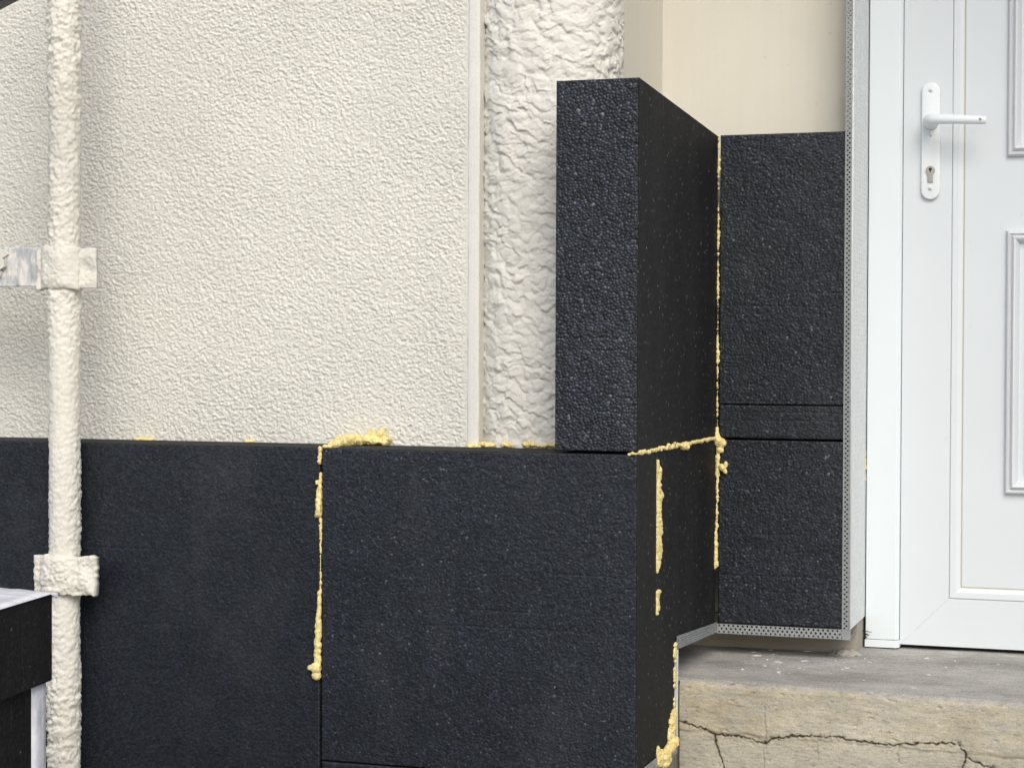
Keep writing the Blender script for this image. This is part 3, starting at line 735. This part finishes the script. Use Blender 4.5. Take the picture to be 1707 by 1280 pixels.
# ------------------------------------------------------------------ door
door = empty('front_door', (0.72, 0.78, 0.9), 'white plastic front door with panel mouldings and a lever handle', 'door')
YF = 0.766; YL = 0.779
fr = bm_obj('door_frame', prism_bm([(0.2495, YF), (0.306, YF), (0.3115, YF+0.006), (0.3115, 0.86), (0.2495, 0.86)], 'z', 0.9135, 3.02, 0.0015), M_pvc_frame, door)
bm_obj('frame_foot', prism_bm([(0.2480, YF-0.0012), (0.3065, YF-0.0012), (0.3125, YF+0.006), (0.3125, 0.86), (0.2480, 0.86)], 'z', 0.8985, 0.9128, 0.0010), M_pvc_frame, door)
bm_obj('door_frame', prism_bm([(1.345, YF), (1.288, YF), (1.282, YF+0.006), (1.282, 0.86), (1.345, 0.86)], 'z', 0.9, 3.02, 0.0015), M_pvc_frame, door)
bm_obj('door_head', box_bm(0.3117, 1.2818, YF+0.001, 0.86, 2.96, 3.0199, 0.002), M_pvc_frame, door)
bm_obj('threshold', box_bm(0.3125, 1.282, 0.800, 0.95, 0.8995, 0.9045), M_dark, door)
x0, x1, z0, z1 = 0.3124, 1.280, 0.9045, 2.957
sw, bw = 0.0905, 0.0215
g_ = 0.0004
leaf = bm_obj('door_leaf', box_bm(x0+0.01, x1-0.01, YL+0.008, YL+0.055, z0+0.002, z1-0.01), M_pvc, door)
def member(name, poly, ya, yb, mat, bev=0.0009): return bm_obj(name, prism_bm(poly, 'y', ya, yb, bev), mat, leaf_e)
leaf_e = leaf
leaf.location = leaf.location
def child(name, bm, mat, smooth=False):
    o = bm_obj(name, bm, mat, None, smooth); o.parent = leaf
    o.matrix_parent_inverse = Matrix.Translation(-Vector(door.location)); return o
def frame4(names, xa, xb, za, zb, w, ya, yb, mat, bev, prof=None):
    polys = [[(xa, za), (xa+w, za+w), (xa+w, zb-w), (xa, zb)], [(xa, za), (xb, za), (xb-w, za+w), (xa+w, za+w)],
             [(xb, za), (xb, zb), (xb-w, zb-w), (xb-w, za+w)], [(xa, zb), (xa+w, zb-w), (xb-w, zb-w), (xb, zb)]]
    for nm, p in zip(names, polys):
        c = np.mean(p, axis=0)
        child(nm, prism_bm([tuple(q) for q in p], 'y', ya, yb, bev), mat)
frame4(('stile', 'bottom_rail', 'stile', 'top_rail'), x0, x1, z0, z1, sw, YL, YL+0.03, M_pvc, 0.0007)
# thin beige gasket line, glazing bead, panel
frame4(('gasket',)*4, x0+sw+bw-0.001, x1-sw-bw+0.001, z0+sw+bw-0.001, z1-sw-bw+0.001, 0.0028, YL+0.0042, YL+0.02, M_gasket, 0.0003)
xa, xb, za, zb = x0+sw+0.0006, x1-sw-0.0006, z0+sw+0.0006, z1-sw-0.0006
def bead_profile(side):
    # sloped glazing bead: outer edge 2 mm proud, falling to the panel
    bm = bmesh.new()
    sec = [(0.0, 0.004), (0.0, 0.0005), (0.0015, -0.0008), (bw*0.55, -0.0002), (bw-0.002, 0.0028), (bw-0.0006, 0.0050), (bw-0.0006, 0.012)]
    ends = {'l': ((xa, za), (xa, zb), (1, 1), (1, -1)), 'r': ((xb, zb), (xb, za), (-1, -1), (-1, 1)), 'b': ((xb, za), (xa, za), (-1, 1), (1, 1)), 't': ((xa, zb), (xb, zb), (1, -1), (-1, -1))}[side]
    (p, q, dp, dq) = ends; A = []; B = []
    for d, y in sec:
        A.append(bm.verts.new((p[0]+dp[0]*d, YL+y, p[1]+dp[1]*d))); B.append(bm.verts.new((q[0]+dq[0]*d, YL+y, q[1]+dq[1]*d)))
    for i in range(len(sec)-1): bm.faces.new((A[i], A[i+1], B[i+1], B[i]))
    return bm
for s_ in 'lrbt': child('glazing_bead', bead_profile(s_), M_pvc)
child('panel', box_bm(x0+sw+bw+0.0005, x1-sw-bw-0.0005, YL+0.0046, YL+0.03, z0+sw+bw+0.0005, z1-sw-bw-0.0005), M_pvc)
def moulding(xa, xb, za, zb):
    w = 0.024
    sec = [(-0.0010, 0.0052), (0.0, -0.0020), (0.0025, -0.0062), (0.0055, -0.0070), (0.0078, -0.0035), (0.0090, -0.0030), (0.0105, -0.0072), (0.0135, -0.0105), (0.0165, -0.0090), (0.0205, -0.0030), (0.024, 0.0052)]
    bm = bmesh.new(); rings = []
    for d, y in sec:
        rings.append([bm.verts.new((px, YL+y, pz)) for px, pz in ((xa+d, za+d), (xb-d, za+d), (xb-d, zb-d), (xa+d, zb-d))])
    for a, b_ in zip(rings, rings[1:]):
        for k in range(4): bm.faces.new((a[k], b_[k], b_[(k+1) % 4], a[(k+1) % 4]))
    child('panel_moulding', bm, M_mould)
    child('raised_field', box_bm(xa+w+0.012, xb-w-0.012, YL-0.003, YL+0.01, za+w+0.012, zb-w-0.012, 0.004, 3), M_pvc)
moulding(0.5035, 1.09, 1.195, 1.684)
moulding(0.5035, 1.09, 1.822, 2.72)
# handle set
hp = bm_obj('handle_plate', None or (lambda: (lambda bm: bm)(prism_bm(
    [(0.3637+0.0172*math.cos(math.radians(a)), 1.9465+0.0172*math.sin(math.radians(a))) for a in range(0, 181, 12)] +
    [(0.3637+0.0172*math.cos(math.radians(a)), 1.7615+0.0172*math.sin(math.radians(a))) for a in range(180, 361, 12)], 'y', YL-0.0085, YL-0.0002, 0.0022, 3)))(), M_lacq, door, True)
def hchild(name, bm, mat, smooth=True):
    o = bm_obj(name, bm, mat, None, smooth); o.parent = hp
    o.matrix_parent_inverse = Matrix.Translation(-Vector(door.location)); return o
hz = 1.8885
# lever: neck out of the plate, bend, tapering grip
def sweep(path, radii, n=20):
    bm = bmesh.new(); rings = []
    for i, (p, rr_) in enumerate(zip(path, radii)):
        p = Vector(p); d = (Vector(path[min(i+1, len(path)-1)]) - Vector(path[max(i-1, 0)])).normalized()
        zax = Vector((0, 0, 1)); sd = d.cross(zax).normalized(); up = sd.cross(d).normalized()
        rings.append([bm.verts.new(p + sd*rr_[0]*math.cos(2*math.pi*k/n) + up*rr_[1]*math.sin(2*math.pi*k/n)) for k in range(n)])
    for a, b_ in zip(rings, rings[1:]):
        for k in range(n): bm.faces.new((a[k], a[(k+1) % n], b_[(k+1) % n], b_[k]))
    bm.faces.new(rings[0][::-1]); bm.faces.new(rings[-1]); return bm
yn = YL-0.0085
hchild('lever', sweep([(0.3640, yn+0.001, hz), (0.3640, yn-0.008, hz), (0.3640, yn-0.022, hz), (0.3648, yn-0.034, hz), (0.3680, yn-0.043, hz), (0.374, yn-0.049, hz-0.0002), (0.385, yn-0.052, hz-0.0005), (0.405, yn-0.053, hz-0.0015), (0.43, yn-0.053, hz-0.003), (0.458, yn-0.052, hz-0.0045), (0.4675, yn-0.0515, hz-0.005), (0.4690, yn-0.0513, hz-0.0052)],
      [(0.0150, 0.0150), (0.0128, 0.0128), (0.0118, 0.0118), (0.0118, 0.0115), (0.0115, 0.0110), (0.0105, 0.0103), (0.0092, 0.0094), (0.0086, 0.0088), (0.0082, 0.0084), (0.0080, 0.0080), (0.0078, 0.0078), (0.0066, 0.0066)]), M_lacq)
hchild('grub_screw', tube_bm((0.459, yn-0.0600, hz-0.0042), (0.459, yn-0.0575, hz-0.0042), 0.0026, n=10), M_steel)
for z in (1.949, 1.8665, 1.7655):
    sc_ = hchild('screw', tube_bm((0.3637, yn-0.0012, z), (0.3637, yn+0.003, z), 0.0042, n=14), M_lacq)
    o = bm_obj('screw_slot', tube_bm((0.3637, yn-0.0016, z), (0.3637, yn, z), 0.0014, n=6), M_steel); o.parent = hp
    o.matrix_parent_inverse = Matrix.Translation(-Vector(door.location))
hchild('lock_cylinder', merge(tube_bm((0.3637, yn-0.003, 1.7985), (0.3637, yn+0.004, 1.7985), 0.0085, n=24), box_bm(0.3587, 0.3687, yn-0.0029, yn+0.004, 1.776, 1.7985, 0.001)), M_steel, False)
hchild('keyhole', merge(tube_bm((0.3637, yn-0.0034, 1.8005), (0.3637, yn, 1.8005), 0.0030, n=12), box_bm(0.3627, 0.3647, yn-0.0035, yn, 1.795, 1.8005)), M_dark, False)

# ------------------------------------------------------------------ concrete steps
steps = empty('concrete_steps', (0.6, 0.3, 0.0), 'worn concrete door step with a cracked beige riser and grey tread', 'steps')
def yfront(x): return 0.2925 - 0.077*x
xs = arr((0.0005, 0.66, 0.0014), (0.66, 1.9, 0.02)); zs = arr((0.742, 0.897, 0.0014))
U, Vv = np.meshgrid(xs, zs, indexing='ij')
cr_main = [[(-0.003, .826), (.028, .821), (.045, .816), (.063, .808), (.085, .809), (.114, .808), (.135, .803), (.150, .799), (.160, .809), (.205, .818), (.24, .820), (.275, .8215), (.31, .817), (.354, .8155), (.39, .820), (.417, .8235), (.45, .826), (.470, .8265), (.479, .817), (.481, .805), (.527, .791), (.56, .787), (.62, .778)],
           [(.481, .805), (.477, .792), (.472, .770), (.474, .742)], [(.063, .808), (.066, .790), (.075, .768), (.082, .742)]]
cr_thin = [[(.150, .800), (.148, .775), (.151, .742)], [(.150, .801), (.153, .82), (.147, .838), (.149, .862)], [(.24, .819), (.238, .80), (.241, .783)], [(.375, .818), (.371, .80), (.374, .788)]]
def polydist(L):
    d = np.full(U.shape, 9.0)
    wu = U + 0.0026*noise3(U*130, Vv*130, 1.0) + 0.0035*noise3(U*45, Vv*45, 4.0) + 0.0014*noise3(U*330, Vv*330, 2.0); wv = Vv + 0.0036*noise3(U*130, Vv*130, 7.0) + 0.0018*noise3(U*330, Vv*330, 5.0)
    for (a, b_) in zip(L, L[1:]):
        ax, az = a; dx, dz = b_[0]-ax, b_[1]-az
        t = np.clip(((wu-ax)*dx+(wv-az)*dz)/(dx*dx+dz*dz), 0, 1)
        d = np.minimum(d, np.hypot(wu-ax-t*dx, wv-az-t*dz))
    return d
dm = np.minimum.reduce([polydist(L) for L in cr_main]); dt = np.minimum.reduce([polydist(L) for L in cr_thin])
wvar = np.clip(1+0.9*noise3(U*40, Vv*40, 12.0)+0.6*noise3(U*150, Vv*150, 15.0), 0.3, 2.4)
ck = np.exp(-(dm/(0.0011*wvar))**2); ckt = 0.35*np.exp(-(dt/0.0012)**2)
chipz = np.clip(1-dm/0.010, 0, 1)*np.clip(noise3(U*90, Vv*110, 31.0)-0.05, 0, 1)*0.006
rel = -chipz + 0.0011*fbm(U*14, Vv*22, 0.5, 4, 0.5) + 0.00045*fbm(U*70, Vv*330, 2.5, 3, 0.6)
pit = np.clip(noise3(U*75, Vv*150, 6.6)-0.60, 0, 1)*0.012
# the patch below the crack has slipped back a little
below = 0.0022*np.clip((0.815+0.004*noise3(U*30, 0, 0)-Vv)/0.004, 0, 1)
top = np.clip((Vv-0.888)/0.009, 0, 1)
y = yfront(U) + below - rel + pit + 0.007*ck + 0.004*ckt + 0.007*top**2.2 + 0.0025*top*np.clip(noise3(U*60, Vv*20, 8)+0.1, 0, 1)*2
V = np.stack([U, y, Vv], -1).reshape(-1, 3)
mesh_np('riser', V, [gridfaces(len(xs), len(zs))], M_riser, steps, attrs={'crack': np.clip(ck*0.9+ckt*0.8+0.14*np.exp(-(dm/0.005)**2), 0, 1).ravel()})
xs = arr((-0.134, 0.0, 0.01), (0.0, 0.66, 0.004), (0.66, 1.9, 0.02)); ts = np.linspace(0, 1, 120)
Xg, T = np.meshgrid(xs, ts, indexing='ij')
yf = np.where(Xg < 0.0, 0.2925, yfront(Xg)) + 0.0058 + 0.0012*noise3(Xg*60, 0.2, 0.7); yb_ = 0.9
Yg = yf + (yb_-yf)*T
zz = 0.9 + 0.0012*fbm(Xg*9, Yg*9, 0.3, 4) - 0.0045*np.clip(1-(Yg-yf)/0.010, 0, 1)**2 - 0.0035*np.clip((Yg-0.45)/0.3, 0, 1)
V = np.stack([Xg, Yg, zz], -1).reshape(-1, 3)
mesh_np('tread', V, [gridfaces(len(xs), len(ts))], M_tread, steps)
bm_obj('step_core', box_bm(-0.134, 1.9, 0.31, 0.69, 0.0, 0.885), M_concrete, steps)
for k, (zt_, yf_) in enumerate(((0.745, -0.02), (0.59, -0.32), (0.435, -0.62), (0.28, -0.92), (0.125, -1.22))):
    yb2 = yf_+0.335
    bm_obj('lower_step', prism_bm([(0.0045, yf_), (1.9, yf_-0.14), (1.9, yb2-0.0), (0.0045, yb2)], 'z', zt_-0.155 if k < 4 else 0.0, zt_, 0.004, 2), M_tread, steps)

# debris on the tread
rd = random.Random(3)
bm = bmesh.new()
for i in range(170):
    x = rd.uniform(0.01, 0.52); y = 0.68-0.36*rd.random()**1.5
    if rd.random() < 0.5: x = rd.gauss(0.12, 0.07); y = rd.gauss(0.50, 0.08)
    if not (0.008 < x < 0.6 and 0.30 < y < 0.685): continue
    s1 = 0.0005+0.0034*rd.random()**6
    m = Matrix.Translation((x, y, 0.9002-0.0035*max(0, min(1, (y-0.45)/0.3)))) @ Matrix.Rotation(rd.random()*6.3, 4, 'Z') @ Matrix.Diagonal((s1*rd.uniform(1, 3.2), s1*rd.uniform(.6, 1.2), s1*0.6, 1))
    n0 = len(bm.verts)
    r_ = bmesh.ops.create_icosphere(bm, subdivisions=1, radius=1.0, matrix=m)
    for v in r_['verts']: v.co += Vector((rd.uniform(-1, 1), rd.uniform(-1, 1), 0))*s1*0.35
ch = bm_obj('plaster_debris', bm, M_chip); ch['kind'] = 'stuff'; ch['label'] = 'white plaster crumbs scattered over the grey tread'
bm = bmesh.new(); bmesh.ops.create_icosphere(bm, subdivisions=4, radius=1.0)
for v in bm.verts:
    n = float(noise3(np.array(v.co.x*3), np.array(v.co.y*3), np.array(v.co.z*3)))
    v.co = Vector((0.226+v.co.x*0.028*(1+0.5*n), 0.668+v.co.y*0.026*(1+0.4*n), 0.8965+max(v.co.z, -0.2)**1*0.009*(1+0.6*n)))
d_ = bm_obj('dust_pile', bm, M_dust, None, True); d_['kind'] = 'stuff'; d_['label'] = 'small pile of pale dust on the tread under the corner bead'
# black scrap snagged at the foot of the frame
bm = merge(tube_bm((0.238, 0.7615, 0.9300), (0.262, 0.7610, 0.9275), 0.0011, 0.0005, n=6), tube_bm((0.248, 0.7620, 0.9245), (0.257, 0.7612, 0.9210), 0.0017, 0.0006, n=6), tube_bm((0.249, 0.7620, 0.9190), (0.253, 0.7615, 0.9165), 0.0014, 0.0008, n=6))
tag(bm_obj('foam_scrap', bm, M_dark), 'tiny black scrap stuck at the foot of the door frame', 'scrap')

# ------------------------------------------------------------------ plaster-crusted pipe with brackets
pipe = empty('pipe', (-0.995, -0.04, 0.0), 'upright pipe crusted with off-white plaster in front of wall and boards', 'pipe')
zs = arr((0.0, 0.70, 0.04), (0.70, 2.12, 0.0022), (2.12, 2.5, 0.006), (2.5, 3.3, 0.03)); th = np.linspace(0, 2*math.pi, 97)[:-1]
A, Z = np.meshgrid(th, zs, indexing='ij'); r0 = 0.0252
ca, sa = np.cos(A), np.sin(A)
def crust(px, py, pz, k=0.0):
    lump = noise3(px*55+k, py*55, pz*55); mid = noise3(px*135+k, py*135, pz*135); fine = noise3(px*330+k, py*330, pz*330)
    return lump, mid, fine
l, m_, f_ = crust(r0*ca, r0*sa, Z)
thick = np.clip(0.45+1.0*noise3(0.3*ca, 0.3*sa, Z*4.2)+0.5*np.exp(-((Z-1.97)/0.10)**2) - 0.25*np.exp(-((Z-1.45)/0.08)**2), 0.10, 1.15)
thick = thick*(0.55+0.45*np.clip(-ca*0.9+0.35, 0, 1)) + 0.1
R_ = r0 + thick*(0.0030 + 0.0036*l + 0.0036*m_ + 0.0026*f_) + 0.0006*f_ + 0.0006*m_
gr_, _t = beads(np.mod(A, 2*math.pi)*r0+0.0012*noise3(ca*4, sa*4, Z*160), Z+0.0012*noise3(ca*4, sa*4, Z*160+9), 0.0040, 77)
R_ = R_ + np.clip(thick*1.3-0.25, 0, 1)*0.0018*(gr_-0.4)
V = np.stack([-0.995+R_*ca, -0.04+R_*sa, Z], -1).reshape(-1, 3)
nz = len(zs); i = np.arange(96)[:, None]*nz + np.arange(nz-1)[None, :]; j = ((np.arange(96)+1) % 96)[:, None]*nz + np.arange(nz-1)[None, :]
F = np.stack([i.ravel(), j.ravel(), j.ravel()+1, i.ravel()+1], 1)
mesh_np('tube', V, [F], M_crust, pipe)
def crusted_plate(name, x0, x1, yface, z0, z1, mat, amp, bulge=None, thickness=0.010, seed=0.0, parent=None, step=0.0018, ragged=1.0):
    """front sheet with relief, wrapped back on all four sides"""
    xs = arr((x0, x1, step)); zs = arr((z0, z1, step))
    Xg, Zg = np.meshgrid(xs, zs, indexing='ij')
    l, m_, f_ = crust(Xg, 0*Xg, Zg, seed)
    hh = amp*(0.5+0.6*l+0.6*m_+0.5*f_)
    if bulge: hh = hh + bulge(Xg, Zg)
    ex = amp*(0.6*noise3(Zg*90, seed, 1.0)+0.5*noise3(Zg*38, seed, 4.0)); ez = amp*(0.6*noise3(Xg*90, seed, 2.0)+0.5*noise3(Xg*38, seed, 5.0))
    ex = ex*ragged; ez = ez*ragged
    if ragged > 1:                                   # rounded, lumpy outline with thinner corners
        tu = (Xg-x0)/(x1-x0)*2-1; tv = (Zg-z0)/(z1-z0)*2-1
        hh = hh*(1-0.55*np.abs(tu)**4)*(1-0.35*np.abs(tv)**6) + 0.0045*noise3(Xg*38, seed, Zg*38)
    nx, nz = len(xs), len(zs)
    Xe = Xg.copy(); Ze = Zg.copy()
    Xe[0] += ex[0]; Xe[-1] += ex[-1]; Ze[:, 0] += ez[:, 0]; Ze[:, -1] += ez[:, -1]
    V = np.stack([Xe, yface-hh, Ze], -1).reshape(-1, 3); F = [gridfaces(nx, nz)]
    idx = np.arange(nx*nz).reshape(nx, nz)
    ring = np.concatenate([idx[:, 0], idx[-1, 1:], idx[-2::-1, -1], idx[0, -2:0:-1]])
    B = V[ring].copy(); B[:, 1] = yface+thickness; cur = len(V)+np.arange(len(ring))
    F.append(np.stack([ring, np.roll(ring, -1), np.roll(cur, -1), cur], 1)[:, ::-1])
    V = np.concatenate([V, B]); F.append(cur[None, ::-1])
    return mesh_np(name, V, F, mat, parent)
hump = lambda w, a, c: (lambda X, Z: a*np.sqrt(np.clip(1-((X-c)/w)**2, 0, 1)))
lowb = empty('pipe_bracket', (-0.985, -0.06, 1.07), 'plaster-crusted bracket clasping the pipe in front of the black boards', 'pipe bracket', 'brackets clasping the crusted pipe')
crusted_plate('clasp', -1.0440, -0.9270, -0.056, 1.042, 1.107, M_crust, 0.0050, lambda X, Z: 0.018*np.sqrt(np.clip(1-((X+0.995)/0.034)**2, 0, 1)) + 0.006*np.exp(-(((X+0.953)/0.02)**2+((Z-1.062)/0.02)**2)), 0.014, 3.0, lowb, ragged=1.9)
bm_obj('wall_arm', box_bm(-1.005, -0.985, -0.0245, -0.0031, 1.06, 1.09), M_galv, lowb)
upb = empty('pipe_bracket', (-1.05, -0.06, 1.595), 'flat grey bracket bar running left from the pipe with flaking off-white paint', 'pipe bracket', 'brackets clasping the crusted pipe')
o = crusted_plate('flat_bar', -1.62, -1.012, -0.052, 1.5635, 1.6300, M_galv, 0.0007, lambda X, Z: 0.0022*np.clip(noise3(X*60, Z*90, 5)-0.1, 0, 1), 0.006, 5.0, upb, 0.003)
crusted_plate('clasp', -1.040, -0.9585, -0.0535, 1.559, 1.6315, M_crust, 0.0030, lambda X, Z: 0.018*np.sqrt(np.clip(1-((X+0.994)/0.036)**2, 0, 1)), 0.012, 7.0, upb, ragged=1.7)
crusted_plate('clasp_end', -0.9605, -0.9280, -0.050, 1.5605, 1.6275, M_crust, 0.0022, None, 0.006, 9.0, upb, ragged=1.3)
bm_obj('bolt', tube_bm((-1.108, -0.064, 1.603), (-1.108, -0.052, 1.603), 0.011, 0.009, n=6), M_crust, upb)
bm = merge(prism_bm([(-1.150, 1.632), (-1.100, 1.627), (-1.094, 1.619), (-1.108, 1.612), (-1.130, 1.600), (-1.150, 1.598)], 'y', -0.0565, -0.0535, 0.0008, 1), prism_bm([(-1.150, 1.582), (-1.114, 1.596), (-1.106, 1.588), (-1.120, 1.570), (-1.150, 1.566)], 'y', -0.0575, -0.0535, 0.0008, 1))
bm_obj('paint_flake', bm, M_crust, upb)
bm_obj('wall_arm', box_bm(-1.60, -1.575, -0.046, 0.139, 1.575, 1.615), M_galv, upb)

# dark bar crossing the top left corner
bar = empty('metal_bar', (-1.25, -0.35, 0.0), 'dark grey metal bar crossing the extreme top left corner', 'metal bar')
YB = -0.35
p0 = Vector((-1.75, YB, 1.6535)); p1 = Vector((-0.74, YB, 2.0600))
d = (p1-p0).normalized(); nrm = Vector((-d.z, 0, d.x))
bm = bmesh.new(); q = []
for e_ in (p0, p1):
    q.append([bm.verts.new(e_ + nrm*a + Vector((0, b_, 0))) for a, b_ in ((0, 0), (0.04, 0), (0.04, 0.03), (0, 0.03))])
for k in range(4): bm.faces.new((q[0][k], q[0][(k+1) % 4], q[1][(k+1) % 4], q[1][k]))
bm.faces.new(q[0]); bm.faces.new(q[1][::-1])
bmesh.ops.bevel(bm, geom=bm.edges[:], offset=0.002, segments=2, affect='EDGES')
bm_obj('square_tube', bm, M_bar, bar)
bm_obj('post', box_bm(-1.79, -1.745, YB-0.008, YB+0.038, 0.0, 1.66, 0.002), M_bar, bar)

# ------------------------------------------------------------------ packs of boards at the lower left
ax = math.radians(8.3)                                            # heading of the long side
L_ = Vector((-math.sin(ax), math.cos(ax), 0)); Nn = Vector((-L_.y, L_.x, 0))   # along, and to the left
cor = Vector((-0.696, -0.559, 0))
def pack_box(z0, z1, back, inset, length, width, bev=0.002):
    P = [cor - L_*back - Nn*(-inset), cor - L_*length + Nn*inset, cor - L_*length + Nn*width, cor - L_*back + Nn*width]
    return prism_bm([(p.x, p.y) for p in P], 'z', z0, z1, bev, 2)
GP = 'stacked black foam board packs at the lower left'
pk = empty('board_pack', (-1.0, -0.9, 0.994), 'upper black foam board pack with white plastic film over its top, beside the pipe', 'board pack', GP)
bm_obj('boards', pack_box(0.9945, 1.117, 0.0, 0.0, 1.0, 0.5), M_skin, pk)
nu_, nv_ = 60, 44; us = np.linspace(-0.004, 1.0, nu_); vs = np.linspace(-0.003, 0.51, nv_)
Ug, Vg = np.meshgrid(us, vs, indexing='ij')
Zf = 1.1185 + 0.0035*np.abs(noise3(Ug*7, Vg*30, 0.4)) + 0.006*np.clip((Vg-0.05)/0.3, 0, 1)*(1+0.5*noise3(Ug*9, Vg*9, 3)) + 0.016*np.clip(1-Ug/0.25, 0, 1)*np.clip(Vg/0.35, 0, 1)
Zf = np.where((Ug < 0.0) | (Vg < 0.0), 1.1165, Zf)
XY = np.array(cor)[None, None, :2] - Ug[..., None]*np.array(L_)[:2] + Vg[..., None]*np.array(Nn)[:2]
V = np.concatenate([XY, Zf[..., None]], -1).reshape(-1, 3)
V = np.concatenate([V, np.array([list((cor + L_*0.016 - Nn*0.004).xy)+[1.1155], list((cor + L_*0.004 - Nn*0.006).xy)+[1.1095]])])
n0 = nu_*nv_
o = mesh_np('plastic_film', V, [gridfaces(nu_, nv_), np.array([[0, 1, n0], [0, n0, n0+1], [0, n0+1, nv_]])], M_film, pk, True)
o.modifiers.new('thickness', 'SOLIDIFY').thickness = 0.0006
pk2 = empty('board_pack', (-1.0, -0.9, 0.0), 'lower black foam board pack with a white film strip at its corner', 'board pack', GP)
for k in range(8):
    bm_obj('boards', pack_box(k*0.124+0.0005, k*0.124+0.1237 if k < 7 else 0.9915, 0.012, 0.012, 1.0, 0.5), M_skin, pk2)
nz = 40; prof = [(-0.050, 0.0118), (-0.030, 0.0090), (-0.018, 0.0085), (-0.010, 0.0098), (0.0, 0.0080), (0.004, 0.013), (0.004, 0.05)]
V = []
for k in range(nz):
    z = 0.993*(1-k/(nz-1)) + 0.0005
    for a, b_ in prof:
        w_ = 0.0003*float(noise3(np.array(z*30), np.array(a*60), np.array(0.3)))
        p = cor + L_*(a*0.8 - 0.004) + Nn*(b_+w_); V.append((p.x, p.y, z))
o = mesh_np('film_strip', np.array(V), [gridfaces(nz, len(prof))], M_film, pk2, True)
o.modifiers.new('thickness', 'SOLIDIFY').thickness = 0.0006
